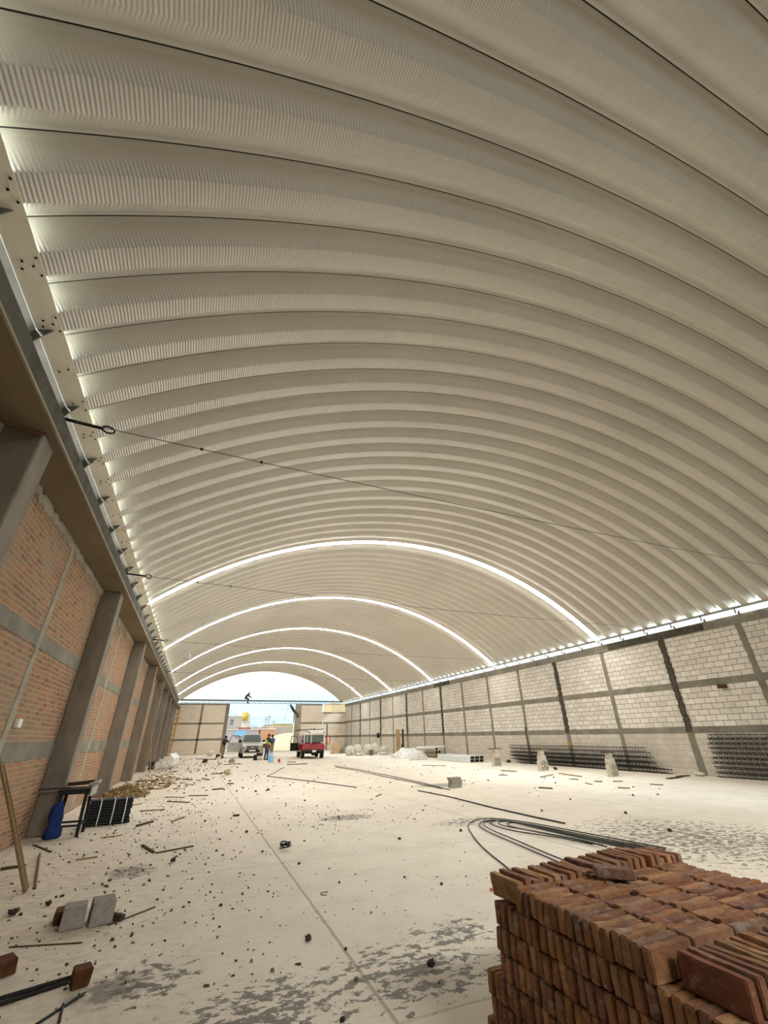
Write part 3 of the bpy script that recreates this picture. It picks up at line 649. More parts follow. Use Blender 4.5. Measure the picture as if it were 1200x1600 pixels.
tag(m.build('hose_coil', 'orange_hose'), 'orange hose coil hanging at the right rear of the red pickup', 'hose')
m = MB(); m.bar((7.9, 39.2, 1.98), (9.3, 38.2, 2.06), .06, .06); m.bar((8.1, 38.6, 1.9), (8.1, 38.6, 2.15), .04, .04)
tag(m.build('lashed_pipe', 'black_plastic'), 'short black pipe lashed on top of the red pickup rack', 'pipe')

# ================================================================== PEOPLE
def skin_mesh(name, chains, mat, parent, sub=1):
    """chains: list of [(point, radius), ...]; chains that share a start point are joined"""
    vs = []; es = []; rs = []; idx = {}
    def vid(p, r):
        k = tuple(round(c, 4) for c in p)
        if k not in idx: idx[k] = len(vs); vs.append(Vector(p)); rs.append(r)
        return idx[k]
    for ch in chains:
        ids = [vid(p, r) for p, r in ch]
        es += [(a, b) for a, b in zip(ids[:-1], ids[1:]) if a != b]
    me = bpy.data.meshes.new(name); me.from_pydata(vs, es, []); me.update(); o = bpy.data.objects.new(name, me); COL.objects.link(o)
    o.modifiers.new('skin', 'SKIN').use_smooth_shade = True; s = o.modifiers.new('sub', 'SUBSURF'); s.levels = s.render_levels = sub
    sv = me.skin_vertices[0].data
    for i, r in enumerate(rs): sv[i].radius = r if isinstance(r, tuple) else (r, r); sv[i].use_root = (i == 0)
    me.materials.append(M[mat]); o.parent = parent; return o
def lerp(a, b, t): return tuple(a[i]+(b[i]-a[i])*t for i in range(3))
def person(label, loc, rz, J, top, legs, hat=None, vest=None):
    """J: joints in the person's own space (x right, y forward, z up), feet on z=0"""
    o = thing('person', label, 'person', loc, rz)
    pel, wai, che, nek, hed = J['pelvis'], J['waist'], J['chest'], J['neck'], J['head']
    up = (Vector(hed)-Vector(nek)).normalized(); fwd = Vector(J.get('face', (0, 1, 0))).normalized()
    ch = [[(pel, .13), (wai, .125), (che, .145), (nek, .06), (lerp(nek, hed, .45), .062), (hed, (.092, .105)), (tuple(Vector(hed)+up*.09), .07)],
          [(hed, (.092, .105)), (tuple(Vector(hed)+fwd*.10-up*.015), .018)]]
    for s in ('l', 'r'):
        sh, elb, wr_, hip, kn, an, toe = (J[k+s] for k in ('sh', 'el', 'wr', 'hip', 'kn', 'an', 'toe'))
        ch.append([(che, .145), (sh, .062), (lerp(sh, elb, .5), .05), (elb, .042), (lerp(elb, wr_, .4), .04), (wr_, .027)])
        dv = (Vector(wr_)-Vector(elb)).normalized(); sd = dv.orthogonal().normalized(); palm = tuple(Vector(wr_)+dv*.06)
        ch.append([(wr_, .027), (palm, .032)])
        for q in range(4):
            b = Vector(palm)+sd*(.03-.02*q); L = (.075, .085, .08, .062)[q]; cv = dv.cross(sd)
            ch.append([(palm, .032), (tuple(b+dv*.03), .0095), (tuple(b+dv*(.03+L*.5)+cv*.008), .009), (tuple(b+dv*(.03+L)+cv*.028), .008)])
        ch.append([(wr_, .027), (tuple(Vector(wr_)+dv*.035+sd*.04), .011), (tuple(Vector(wr_)+dv*.075+sd*.055), .0095)])
        ch.append([(pel, .13), (hip, .095), (lerp(hip, kn, .5), .078), (kn, .056), (lerp(kn, an, .35), .055), (an, .036), (toe, .035)])
    skin_mesh('body', ch, 'skin', o)
    # clothes
    sl = []; lg = []
    for s in ('l', 'r'):
        sh, elb, wr_, hip, kn, an, toe = (J[k+s] for k in ('sh', 'el', 'wr', 'hip', 'kn', 'an', 'toe'))
        sl.append([(che, .172), (sh, .085), (lerp(sh, elb, .5), .07), (elb, .062), (lerp(elb, wr_, .75), .052)])
        lg.append([(tuple(Vector(pel)+Vector((0, 0, -.02))), .158), (hip, .115), (lerp(hip, kn, .5), .098), (kn, .08), (lerp(kn, an, .5), .072), (lerp(kn, an, .95), .06)])
    skin_mesh('jacket' if top == 'green_shirt' else 'shirt', [[(lerp(pel, wai, .2), .155), (wai, .15), (che, .172), (lerp(che, nek, .8), .085)]]+sl, top, o)
    lg.append([(tuple(Vector(pel)+Vector((0, 0, -.02))), .158), (lerp(pel, wai, .45), .15)])
    skin_mesh('trousers', lg, legs, o)
    for s in ('l', 'r'):
        an, toe = Vector(J['an'+s]), Vector(J['toe'+s]); m = MB(); dd = (toe-an); mid = (an+toe)/2
        m.tube([an-dd.normalized()*.05+Vector((0, 0, -.03)), mid+Vector((0, 0, -.012)), toe+dd.normalized()*.05+Vector((0, 0, -.006))], [.052, .055, .04], 10); m.build('shoe', 'dark_cloth', o, smooth=True)
    hv = Vector(hed)+up*.045-fwd*.015
    m = MB(); m.ball(hv, (.108, .118, .10)); m.build('cap' if hat else 'hair', hat or 'hair', o, smooth=True)
    if hat: m = MB(); m.prism([(-.07, 0), (.07, 0), (.05, .1), (-.05, .1)], 'z', -.01, .01); b = m.build('cap_brim', hat, o.children[-1]); b.location = hv+fwd*.1; b.rotation_euler = (0, 0, atan2(-fwd.x, fwd.y))
    for s in (-1, 1):
        e = Vector(hed)+fwd*.098+fwd.cross(Vector((0, 0, 1))).normalized()*(.034*s)+up*.012; m = MB(); m.ball(e, .011, nu=8, nv=6); m.build('eye', 'hole', o)
        e = Vector(hed)+fwd.cross(Vector((0, 0, 1))).normalized()*(.098*s)-up*.01; m = MB(); m.ball(e, (.016, .022, .034), nu=8, nv=6); m.build('ear', 'skin', o)
    if vest: skin_mesh('safety_vest', [[(lerp(pel, wai, .6), .165), (wai, .165), (che, .185), (lerp(che, nek, .35), .13)]], vest, o)
    return o
def stand(armL=None, armR=None, lean=0., spread=.11, h=1.68, face=(0, 1, 0), step=0.):
    k = h/1.70; f = lean
    J = dict(pelvis=(0, 0, .93), waist=(0, f*.3, 1.10), chest=(0, f*.75, 1.30), neck=(0, f, 1.46), head=(0, f*1.15+.02, 1.60), face=face)
    for s, n in ((-1, 'l'), (1, 'r')):
        J['hip'+n] = (s*.095, 0, .88); J['kn'+n] = (s*spread, .03+s*step*.5, .48); J['an'+n] = (s*spread, -.02+s*step, .08); J['toe'+n] = (s*(spread+.03), .13+s*step, .045)
        J['sh'+n] = (s*.19, f*.85, 1.40); J['el'+n] = (s*.25, f*.7-.02, 1.13); J['wr'+n] = (s*.25, f*.7+.10, .90)
    for A, n in ((armL, 'l'), (armR, 'r')):
        if A: J['el'+n], J['wr'+n] = A
    return {q: tuple(c*k for c in v) if q != 'face' else v for q, v in J.items()}
person('person in rust cap, green jacket, lime vest and jeans standing beside the silver pickup', (5.42, 37.4, 0), radians(-70),
       stand(((-.27, .16, 1.16), (-.12, .38, 1.12)), ((.27, .18, 1.15), (.16, .42, 1.15)), .05, h=1.72, step=.05), 'green_shirt', 'denim', 'cap', 'hivis')
person('person in blue shirt and khaki trousers with back turned, beyond the worker', (6.58, 42.5, 0), radians(20),
       stand(None, ((.25, .15, 1.14), (.1, .36, 1.10)), .03, h=1.68, step=.12), 'blue_shirt', 'khaki')
person('person in dark clothes leaning on the open door of the silver pickup', (2.6, 43.6, 0), radians(-140),
       stand(((-.30, .2, 1.24), (-.16, .42, 1.22)), ((.3, .2, 1.24), (.18, .42, 1.22)), .12, h=1.66, step=.06), 'dark_cloth', 'khaki')
# figure straddling the truss
J = dict(pelvis=(0, 0, .12), waist=(0, .06, .30), chest=(0, .17, .42), neck=(0, .27, .53), head=(0, .35, .62), face=(0, .9, -.4))
for s, n in ((-1, 'l'), (1, 'r')):
    J['hip'+n] = (s*.1, 0, .10); J['kn'+n] = (s*.20, .36, .06); J['an'+n] = (s*.20, .30, -.38); J['toe'+n] = (s*.20, .44, -.44)
    J['sh'+n] = (s*.19, .24, .54); J['el'+n] = (s*.24, .42, .34); J['wr'+n] = (s*.12, .62, .22)
person('person in dark clothes crouched astride the truss above the gateway', (5.2, YE+.08, 5.68), radians(-90), J, 'dark_cloth', 'dark_cloth')
# things by the vehicles
bx = fl(399.5, 1188)
m = MB(); m.b2(bx.x-.16, bx.x+.16, bx.y, bx.y+.35, 0, .36); tag(m.build('toolbox', 'black_plastic', bevel=.03), 'small black toolbox on the floor in front of the silver pickup', 'box')
gp = fl(404, 1188)
g = thing('welding_machine', 'small compressor with hoses on the floor beside the black toolbox', 'machine', (gp.x+.05, gp.y, 0))
m = MB(); m.tube([(-.18, 0, .16), (.18, 0, .16)], .13, 14); rel2(g, m, 'tank', 'sack'); m = MB(); m.b2(-.1, .1, -.08, .08, .28, .46); rel2(g, m, 'motor', 'dark_cloth', bevel=.02)
m = MB(); m.tube([(.18, 0, .3), (.25, .05, .5), (.1, .1, .6), (-.1, .1, .5)], .02, 6); rel2(g, m, 'hose', 'red_plastic')
for x in (-.15, .15): m = MB(); m.b2(x-.02, x+.02, -.1, .1, 0, .06); rel2(g, m, 'foot', 'black_plastic')
jp = fl(422.5, 1191)
g = thing('water_jug', 'tall light-blue water jug standing on the floor near the workers', 'jug', (jp.x, jp.y, 0))
def lathe(m, c, prof, n=16, mi=0):
    vs = []; c = Vector(c); k = len(prof)
    for i in range(n):
        a = 2*pi*i/n
        for r, z in prof: vs.append(c+Vector((r*cos(a), r*sin(a), z)))
    m.add(vs, [(i*k+j, ((i+1) % n)*k+j, ((i+1) % n)*k+j+1, i*k+j+1) for i in range(n) for j in range(k-1)], mi); return m
m = MB(); lathe(m, (0, 0, 0), [(.001, 0), (.17, 0), (.18, .03), (.18, .16), (.165, .2), (.18, .24), (.18, .36), (.12, .44), (.06, .47), (.06, .54), (.001, .54)], 20); rel2(g, m, 'bottle', 'jug_blue', smooth=True)
m = MB(); lathe(m, (0, 0, .54), [(.001, 0), (.065, 0), (.065, .05), (.001, .05)], 14); rel2(g, m, 'cap', 'white_paint')
cp = fl(436, 1191)
m = MB(); lathe(m, (cp.x, cp.y, 0), [(.001, 0), (.09, 0), (.075, .2), (.001, .2)], 14); tag(m.build('red_cup', 'red_plastic'), 'small red bucket on the floor between the jug and the red pickup', 'bucket')
# ================================================================== RIGHT SIDE OF THE HALL
# ---- rebar cages ("columns of four bars with stirrups")
def cage_meshes(L, w, h, n, r=.0085):
    bars = []
    m = MB(); m.tube([(0, 0, 0), (0, L, 0)], r, 6); bars.append(m)
    s = MB(); a = r+.004; q_ = .0062 if L > 5 else .0085; s.tube([(-a, 0, -a), (w+a, 0, -a), (w+a, 0, h+a), (-a, 0, h+a)], q_, 5, closed=True); s.tube([(w+a, 0, h+a), (w-.04, .01, h-.04)], 0.006, 5)
    return bars[0], s
def build_cage(L, w, h, n, label, group, loc, rz=0., tilt=0., proto={}):
    o = thing('rebar_cage', label, 'rebar cage', loc, rz, group); o.rotation_euler = (0, tilt, rz)
    key = (L, w, h)
    if key not in proto:
        b, s = cage_meshes(L, w, h, n); bo = b.build('long_bar', 'rebar', o); so = s.build('stirrup', 'rebar', o); proto[key] = (bo.data, so.data)
        first_b, first_s = bo, so
    else:
        first_b = bpy.data.objects.new('long_bar', proto[key][0]); first_s = bpy.data.objects.new('stirrup', proto[key][1])
        for q in (first_b, first_s): COL.objects.link(q); q.parent = o
    first_b.location = (0, 0, 0)
    for x, z in ((w, 0), (w, h), (0, h)):
        c = first_b.copy(); COL.objects.link(c); c.parent = o; c.location = (x, random.uniform(-.05, .05), z)
    first_s.location = (0, .1, 0)
    for i in range(1, n):
        c = first_s.copy(); COL.objects.link(c); c.parent = o; c.location = (random.uniform(-.004, .004), .1+(L-.2)*i/(n-1)+random.uniform(-.015, .015), 0); c.rotation_euler = (random.uniform(-.05, .05), 0, random.uniform(-.06, .06))
    return o
LV = ['bottom', 'second from the bottom', 'middle', 'second from the top', 'top']
CW = .155
for lv in range(5):
    y0 = [13.35, 14.0, 14.1, 14.25, 14.45][lv]; y1 = [23.6, 23.5, 23.6, 23.45, 23.5][lv]
    build_cage(9.2, CW, CW-.02, 58, f'long rebar cage by the block wall, {LV[lv]} of the low front row', 'long rebar cages by the block wall', (17.42+.055*lv, y0, .02+lv*.182))
    if lv in (0, 1, 2):
        build_cage(9.2, CW, CW-.02, 58, f'long rebar cage against the block wall, {LV[lv]} of the low back row', 'long rebar cages by the block wall', (17.62+.055*lv, y0+.5, .02+lv*.182))
LV9 = ['bottom']+[f'{ORD[i]} from the bottom' for i in range(1, 8)]+['top']
for lv in range(9):
    build_cage(3.3, .155, .108, 17, f'short rebar cage near the right photo edge, {LV9[lv]} of the tall stack', 'short rebar cages near the photo edge', (17.66+.022*lv, 8.55+random.uniform(-.04, .04), .02+lv*.152))
# ---- stands of cinder blocks
def hollow_block(name, L, W, Hh, label, loc, rz=0., upright=False, mat='block_pale', group=None):
    """cinder block 40x20x20 with two cells through its height"""
    m = MB(); t_ = .035
    def ring(x0, x1, y0, y1, h): m.b2(x0, x1, y0, y1, 0, h)
    xs = [-L/2, -L/2+t_, -t_/2, t_/2, L/2-t_, L/2]
    outer = [(-L/2, -W/2), (L/2, -W/2), (L/2, W/2), (-L/2, W/2)]
    vs = []; fs = []
    cells = [(-L/2+t_, -t_/2), (t_/2, L/2-t_)]
    grid_x = [-L/2, -L/2+t_, -t_/2, t_/2, L/2-t_, L/2]; grid_y = [-W/2, -W/2+t_, W/2-t_, W/2]
    for z in (0, Hh):
        for y in grid_y:
            for x in grid_x: vs.append((x, y, z))
    N = 24
    def q(i, j, z): return z*N+j*6+i
    hole = {(1, 1), (3, 1)}
    for j in range(3):
        for i in range(5):
            if (i, j) in hole: continue
            fs.append((q(i, j, 1), q(i+1, j, 1), q(i+1, j+1, 1), q(i, j+1, 1))); fs.append((q(i, j+1, 0), q(i+1, j+1, 0), q(i+1, j, 0), q(i, j, 0)))
            for (a, b), (di, dj) in ((((i, j), (i+1, j)), (0, -1)), (((i+1, j), (i+1, j+1)), (1, 0)), (((i+1, j+1), (i, j+1)), (0, 1)), (((i, j+1), (i, j)), (-1, 0))):
                ni, nj = i+di, j+dj
                if (ni, nj) in hole or not (0 <= ni < 5 and 0 <= nj < 3): fs.append((q(*a, 0), q(*b, 0), q(*b, 1), q(*a, 1)))
    if upright: vs = [(y, z-Hh/2, x+L/2) for x, y, z in vs]
    m.add(vs, fs); o = m.build(name, mat); o.location = loc; o.rotation_euler = (0, 0, rz)
    return tag(o, label, 'block', group)
SN = ['farthest block stand', 'middle block stand', 'nearest block stand']
for i, (px, py, hpx, bd) in enumerate(((778.5, 1197, 1164, 'wood_dark'), (852, 1204.5, 1168, 'wood'), (962, 1213, 1171, 'wood_dark'))):
    p = fl(px, py); rz = [.25, .2, .3][i]; R_ = Matrix.Rotation(rz, 3, 'Z')
    for s in (-1, 1):
        d = R_ @ Vector((s*.165, .0, 0))
        hollow_block('cinder_block', .39, .195, .19, f'pale cinder block on end, {"left" if s < 0 else "right"} one under the {SN[i]}', (p.x+d.x, p.y+d.y+.1, 0), rz, True, group='blocks of the block stands')
    hollow_block('cinder_block', .40, .195, .19, f'pale cinder block lying across the base of the {SN[i]}', (p.x, p.y+.1, .392), rz, group='blocks of the block stands')
    d = R_ @ Vector((-.0, 0, 0))
    hollow_block('cinder_block', .27, .18, .19, f'topmost pale cinder block just under the board of the {SN[i]}', (p.x+d.x, p.y+.1, .584), rz+.1, group='blocks of the block stands')
    m = MB(); m.box((0, 0, .02), (.80 if i < 2 else .62, .22, .035), None, 0, 1, .004); o = m.build('board', bd, bevel=.003)
    o.location = (p.x+.0, p.y+.1, .776); o.rotation_euler = (0, 0, rz-.15)
    tag(o, f'short {"dark " if bd == "wood_dark" else "tan "}wooden board lying on top of the {SN[i]}', 'board', 'boards on the block stands')
# ---- bundle of white channels with black plates set in for the shade inside their ends
c0 = fl(744, 1191)
k = 0
for j in range(2):
    for i in range(3):
        m = MB(); w, h, t_, L = .30, .155, .006, 4.2
        x0, z0 = c0.x-.5+i*.32+.03*j, .01+j*.165
        m.b2(x0, x0+w, 0, L, z0, z0+t_); m.b2(x0, x0+t_, 0, L, z0, z0+h); m.b2(x0+w-t_, x0+w, 0, L, z0, z0+h); m.b2(x0, x0+w, 0, L, z0+h-t_, z0+h)
        o = thing('steel_channel', f'long white steel box channel, {["left", "middle", "right"][i]} one of the {["lower", "upper"][j]} row in the bundle', 'steel channel', (0, c0.y, 0), group='white steel channels in a bundle')
        m.build('shell', 'white_metal', o); m = MB(); m.b2(x0+t_, x0+w-t_, .03, .06, z0+t_, z0+h-t_); m.build('end_shade', 'black_plastic', o)
        o.rotation_euler = (0, 0, radians(-.6))
# ---- plastic sheet over pipe rolls
ty = 33.0
def heap_sheet(name, cx, cy, lx, ly, h, seed, mat, nx=30, ny=18, fold=.16):
    rnd = random.Random(seed); m = MB(); vs = []
    for j in range(ny+1):
        for i in range(nx+1):
            u, v = i/nx*2-1, j/ny*2-1; r = max(0, 1-(abs(u)**2.6))*max(0, 1-abs(v)**2.6)
            nz = noise.noise((u*3+seed, v*3, seed*.7))+.6*noise.noise((u*8, v*8+seed, 2.))
            vs.append((cx+u*lx/2+.06*noise.noise((u*4, v*4, 9)), cy+v*ly/2+.06*noise.noise((v*5, u*4, 3)), max(.012, h*r**.55*(.82+fold*1.4*nz))))
    m.add(vs, [(j*(nx+1)+i, j*(nx+1)+i+1, (j+1)*(nx+1)+i+1, (j+1)*(nx+1)+i) for j in range(ny) for i in range(nx)])
    o = m.build(name, mat, smooth=False); s = o.modifiers.new('thickness', 'SOLIDIFY'); s.thickness = .006; return o
tag(heap_sheet('plastic_sheet', 15.5, 33.2, 2.3, 2.0, .62, 3, 'tarp', fold=.34), 'crumpled white plastic sheet heaped at the foot of the block wall', 'plastic sheet')
RL = ['lowest left', 'lowest right', 'middle left', 'middle right', 'uppermost']
for i, (dx, z) in enumerate(((0, .13), (.32, .13), (.08, .36), (.38, .37), (.2, .58))):
    m = MB(); y = 31.4+.1*i; L = 1.7
    o = thing('sheet_roll', f'rolled dark-ended sheet beside the white plastic heap, {RL[i]} in the bundle', 'roll', (16.95+dx, y, z), group='rolls by the plastic heap')
    m.tube([(0, 0, 0), (-.04, L, .0)], .115, 12); m.build('wrap', 'tarp' if i in (3, 4) else 'khaki', o)
    m = MB(); m.cyl((0, -.012, 0), (0, 0.01, 0), .095, n=12); m.build('dark_core', 'black_plastic', o)
m = MB(); m.tube([(15.6, 32.0, .66), (17.75, 31.6, .70)], .07, 10); tag(m.build('white_tube', 'white_paint'), 'white tube lying across the top of the sheet rolls', 'tube')
# ---- tan board, sacks, slab
m = MB(); m.box((0, 0, .97), (.40, .09, 1.94)); b = m.build('plywood_panel', 'plywood', bevel=.01); b.location = (16.72, 37.95, 0); b.rotation_euler = (-.03, 0, .1)
tag(b, 'tall tan plywood panel standing near the block wall', 'panel')
m = MB(); m.tube([(17.2, 38.0, 0), (17.35, 38.3, 1.95)], .09, 8); m.tube([(17.0, 37.8, 0), (17.1, 38.0, .8)], .07, 8)
tag(m.build('timber_post', 'wood_dark'), 'dark timber post leaning just right of the tan plywood panel', 'post')
def sack(loc, rz, s, label, group):
    m = MB(); vs = []; nu, nv = 22, 14
    for i in range(nv+1):
        v = i/nv*2-1
        for k in range(nu):
            a = 2*pi*k/nu; w = (1-abs(v)**4)*.98+.02
            k_ = 1+.38*noise.noise((cos(a)*1.6+loc[0], v*2.2, sin(a)*1.6))+.16*noise.noise((cos(a)*5, v*6+loc[0], sin(a)*5)); vs.append(Vector((v*.42*(1+.15*noise.noise((cos(a)*2, sin(a)*2, loc[0]))), cos(a)*.24*w**.35*k_, max(.002, .12+sin(a)*.125*w**.6*k_))))
    m.add(vs, [(i*nu+k, i*nu+(k+1) % nu, (i+1)*nu+(k+1) % nu, (i+1)*nu+k) for i in range(nv) for k in range(nu)]+[tuple(range(nu-1, -1, -1)), tuple(nv*nu+k for k in range(nu))])
    o = m.build('sack', 'sack'); o.location = loc; o.rotation_euler = (0, .0, rz); o.scale = s
    return tag(o, label, 'sack', group)
SK = [(13.0, 40.2, 0, .1, (.9, 1.35, 2.9), 'leftmost upright'), (13.83, 40.6, 0, .1, (.9, 1.35, 3.3), 'second upright'), (14.62, 39.95, 0, -.1, (.9, 1.3, 3.2), 'third upright'), (15.45, 40.6, 0, .1, (.9, 1.35, 3.5), 'tall fourth'),
      (16.25, 40.1, 0, .05, (.9, 1.35, 2.7), 'rightmost'), (13.6, 39.3, 0, .1, (1, 1, .8), 'flat front left'), (15.8, 39.2, 0, .1, (1.1, 1, .9), 'flat front right')]
for x, y, z, rz, s, lb in SK: sack((x, y, z), rz, s, f'white bulging sack in the heap by the far block wall, {lb} one', 'white sacks in the heap')
m = MB(); lathe(m, (14.6, 39.0, 0), [(.001, 0), (.17, 0), (.2, .42), (.18, .42), (.16, .03), (.001, .03)], 14); tag(m.build('bucket', 'stone'), 'grey bucket standing in front of the white sacks', 'bucket')
m = MB(); m.box((13.15, 45.0, .46), (.62, .35, .92), None, 0, .86, .02); tag(m.build('concrete_slab', 'plywood', bevel=.02), 'tan slab standing by the right end of the far wall', 'slab')
m = MB(); m.prism([(13.4, 0), (14.6, 0), (14.4, .98), (13.9, .5)], 'y', 45.4, 45.7); tag(m.build('rubble_mound', 'concrete'), 'grey sloping debris mound leaning right of the tan slab', 'rubble')
m = MB(); m.b2(17.82, 18.02, 45.65, 46.0, 1.30, 1.74); tag(m.build('switch_box', 'black_plastic', bevel=.02), 'black electrical box on the far part of the block wall', 'switch box')
p = Vector((18.03, 10.69, 2.9)); m = MB(); m.box((17.95, 10.69, 2.92), (.2, .26, .12), None, 0, 1, .01); tag(m.build('brick', 'rust'), 'single brown brick sticking out of the block wall', 'brick')
m = MB(); m.bar((17.3, 21.4, 0), (17.4, 21.55, 1.8), .05, .05); tag(m.build('wooden_post', 'wood_dark'), 'thin wooden post leaning on the block wall behind the middle block stand', 'post')
m = MB(); m.ball((17.62, 18.6, .98), (.07, .07, .10)); m.bar((17.62, 18.6, .86), (17.63, 18.62, 1.18), .03, .03); tag(m.build('yellow_rag', 'yellow_paint'), 'small yellow rag caught on top of the long rebar cages', 'rag')
m = MB(); m.ball((17.7, 12.45, .06), (.17, .2, .07)); tag(m.build('cement_bag', 'sack', smooth=True), 'small white cement bag at the foot of the nearest dark tie column', 'bag')
# ---- flat pavers stacked on the floor
c = fl(714, 1231)
for i in range(4):
    m = MB(); m.box((0, 0, .0375), (.40, .22, .068), None, 0, 1, .004); o = m.build('paver', 'block_grey', bevel=.004); o.location = (c.x+.02*((i*7) % 3-1), c.y+.1, .001+i*.0695); o.rotation_euler = (0, 0, .1+.03*((i*5) % 3-1))
    tag(o, f'flat grey concrete paver, {["bottom", "second", "third", "top"][i]} one of the small stack in mid-floor', 'paver', 'pavers stacked in mid-floor')
# ---- long bars on the floor
def rod(pts, r, label, mat='rebar_floor', group=None, name='rebar_rod', z=None, n=6):
    m = MB(); m.tube([fl(*p, 0)+Vector((0, 0, (z or r)+.004*(i % 2))) for i, p in enumerate(pts)], r, n); return tag(m.build(name, mat), label, 'rebar rod', group)
rod([(522, 1197), (560, 1203), (610, 1213), (660, 1224), (703, 1235)], .014, 'long thin bar on the floor running up to the paver stack, upper of the pair', 'cable')
rod([(525, 1199), (560, 1205), (605, 1215), (640, 1222), (690, 1233)], .014, 'long thin bar on the floor running up to the paver stack, lower of the pair', 'cable')
rod([(653, 1236), (700, 1245.5), (770, 1263), (830, 1277), (883, 1288)], .014, 'straight dark bar on the floor between the paver stack and the bent bars')
rod([(444, 1199.5), (437, 1203), (428, 1208.5), (417, 1213.5), (440, 1216), (490, 1222), (557, 1231)], .014, 'bent dark bar lying in a wide V on the floor before the vehicles')
LOOPS = [[(1040, 1327), (920, 1304), (830, 1287), (775, 1280), (745, 1282), (732, 1291), (740, 1308), (757, 1328), (790, 1355), (815, 1376)],
         [(1040, 1331), (920, 1308), (840, 1292), (790, 1284), (760, 1284), (749, 1291), (762, 1301), (800, 1318), (855, 1342), (900, 1362)],
         [(1040, 1334), (920, 1311), (845, 1295), (800, 1286), (768, 1285), (756, 1290), (770, 1300), (805, 1315), (858, 1338), (905, 1357)],
         [(1040, 1338), (925, 1314), (850, 1298), (805, 1288), (780, 1285), (767, 1289), (778, 1295), (805, 1302), (865, 1311), (935, 1325)],
         [(1040, 1341), (930, 1318), (860, 1302), (815, 1291), (790, 1287), (779, 1290), (792, 1295), (835, 1303), (900, 1315), (950, 1327)],
         [(1040, 1345), (935, 1321), (865, 1305), (825, 1295), (803, 1290), (793, 1292), (803, 1297), (845, 1306), (905, 1318), (955, 1330)]]
for i, lp_ in enumerate(LOOPS):
    pts = [fl(*q) for q in lp_]; cv = []
    for q in range(len(pts)-1):
        p0, p1, p2, p3 = pts[max(q-1, 0)], pts[q], pts[q+1], pts[min(q+2, len(pts)-1)]
        for s in range(6):
            t_ = s/6; cv.append(.5*((2*p1)+(p2-p0)*t_+(2*p0-5*p1+4*p2-p3)*t_*t_+(3*p1-p0-3*p2+p3)*t_**3)+Vector((0, 0, .012+.006*i)))
    m = MB(); m.tube(cv, .0085, 6)
    tag(m.build('bent_rebar', 'rebar_floor'), f'long black bar bent into a hairpin behind the brick stack, {["outermost", "second", "third", "fourth", "fifth", "innermost"][i]} loop', 'rebar rod', 'hairpin bars on the floor')
# ================================================================== LEFT SIDE OF THE HALL
# ---- work stand with blue cloth
ws = thing('work_stand', 'black metal work stand against the second pillar', 'stand', (-1.85, 10.85, 0))
for lx, ly in ((-.20, -.30), (.22, -.30), (-.20, .22), (.22, .22)):
    m = MB(); m.bar((lx*1.05, ly, 0), (lx*.92, ly*.85, .64), .05, .05); rel2(ws, m, 'leg', 'steel_black')
m = MB(); m.b2(-.24, .26, -.30, .24, .64, .72); rel2(ws, m, 'top_plate', 'steel_black', bevel=.01)
m = MB(); m.b2(.262, .285, -.30, .26, .60, .74); rel2(ws, m, 'end_plate', 'galv')
for y in (-.29, .21): m = MB(); m.bar((-.2, y, .17), (.22, y, .17), .03, .03); rel2(ws, m, 'cross_bar', 'steel_black')
m = MB(); m.bar((.22, -.3, .17), (.22, .22, .17), .03, .03); rel2(ws, m, 'cross_bar', 'steel_black')
m = MB(); m.bar((-2.42, 10.6, .735), (-1.95, 10.75, .735), .04, .02); tag(m.build('steel_bar', 'rebar'), 'thin dark bar sticking out left from the top of the work stand', 'bar')
m = MB(); m.bar((-2.05, 11.0, .77), (-1.62, 10.95, .80), .10, .06); tag(m.build('timber_offcut', 'wood_dark'), 'dark timber offcut lying on top of the work stand', 'timber')
m = MB()
for i in range(5): m.box((-1.66+.035*i, 10.85, .76+.01*i), (.025, .26, .055), Matrix.Rotation(.3, 3, 'Y'))
tag(m.build('angle_pieces', 'galv'), 'small bundle of grey steel offcuts on the right end of the work stand', 'offcuts')
m = MB(); nu = 40; vs = []
prof = [(.0, .09), (.03, .125), (.13, .12), (.21, .085), (.30, .10), (.42, .095), (.50, .07), (.54, .03)]
for z, r in prof:
    for k in range(nu):
        a = 2*pi*k/nu; q = r*(1+.22*sin(3*a+z*9)+.16*sin(9*a+z*5)+.07*sin(17*a)); vs.append((-2.0+q*cos(a)*.9, 10.49+q*sin(a)*.42, .012+z))
m.add(vs, [(i*nu+k, i*nu+(k+1) % nu, (i+1)*nu+(k+1) % nu, (i+1)*nu+k) for i in range(len(prof)-1) for k in range(nu)]+[tuple(range(nu-1, -1, -1)), tuple((len(prof)-1)*nu+k for k in range(nu))])
tag(m.build('blue_cloth', 'blue_cloth', smooth=True), 'dark blue cloth hanging from the left leg of the work stand to the floor', 'cloth')
# ---- black bar bundle with pale straps
bb = thing('bar_bundle', 'stack of black ribbed bars tied with three pale straps beside the work stand', 'bar bundle', (-1.32, 11.72, 0), radians(14))
rows = 9
for r in range(rows):
    m = MB()
    for k in range(4):
        z = .03+r*.048; y = -.06+k*.06+random.uniform(-.01, .01); e = random.uniform(-.02, .02)
        m.tube([(-.37+e, y, z), (-.12, y+random.uniform(-.008, .008), z+.004), (.15, y, z-.003), (.37+e, y, z)], .026, 8)
    m.build('bar_layer', 'steel_black', bb)
for x in (-.2, .04, .25): m = MB(); m.tube([(x, -.098, .0+.02), (x+.004, -.10, .22), (x-.003, -.098, .44), (x, .12, .45), (x, .16, .02)], .011, 6); rel2(bb, m, 'strap', 'white_paint')
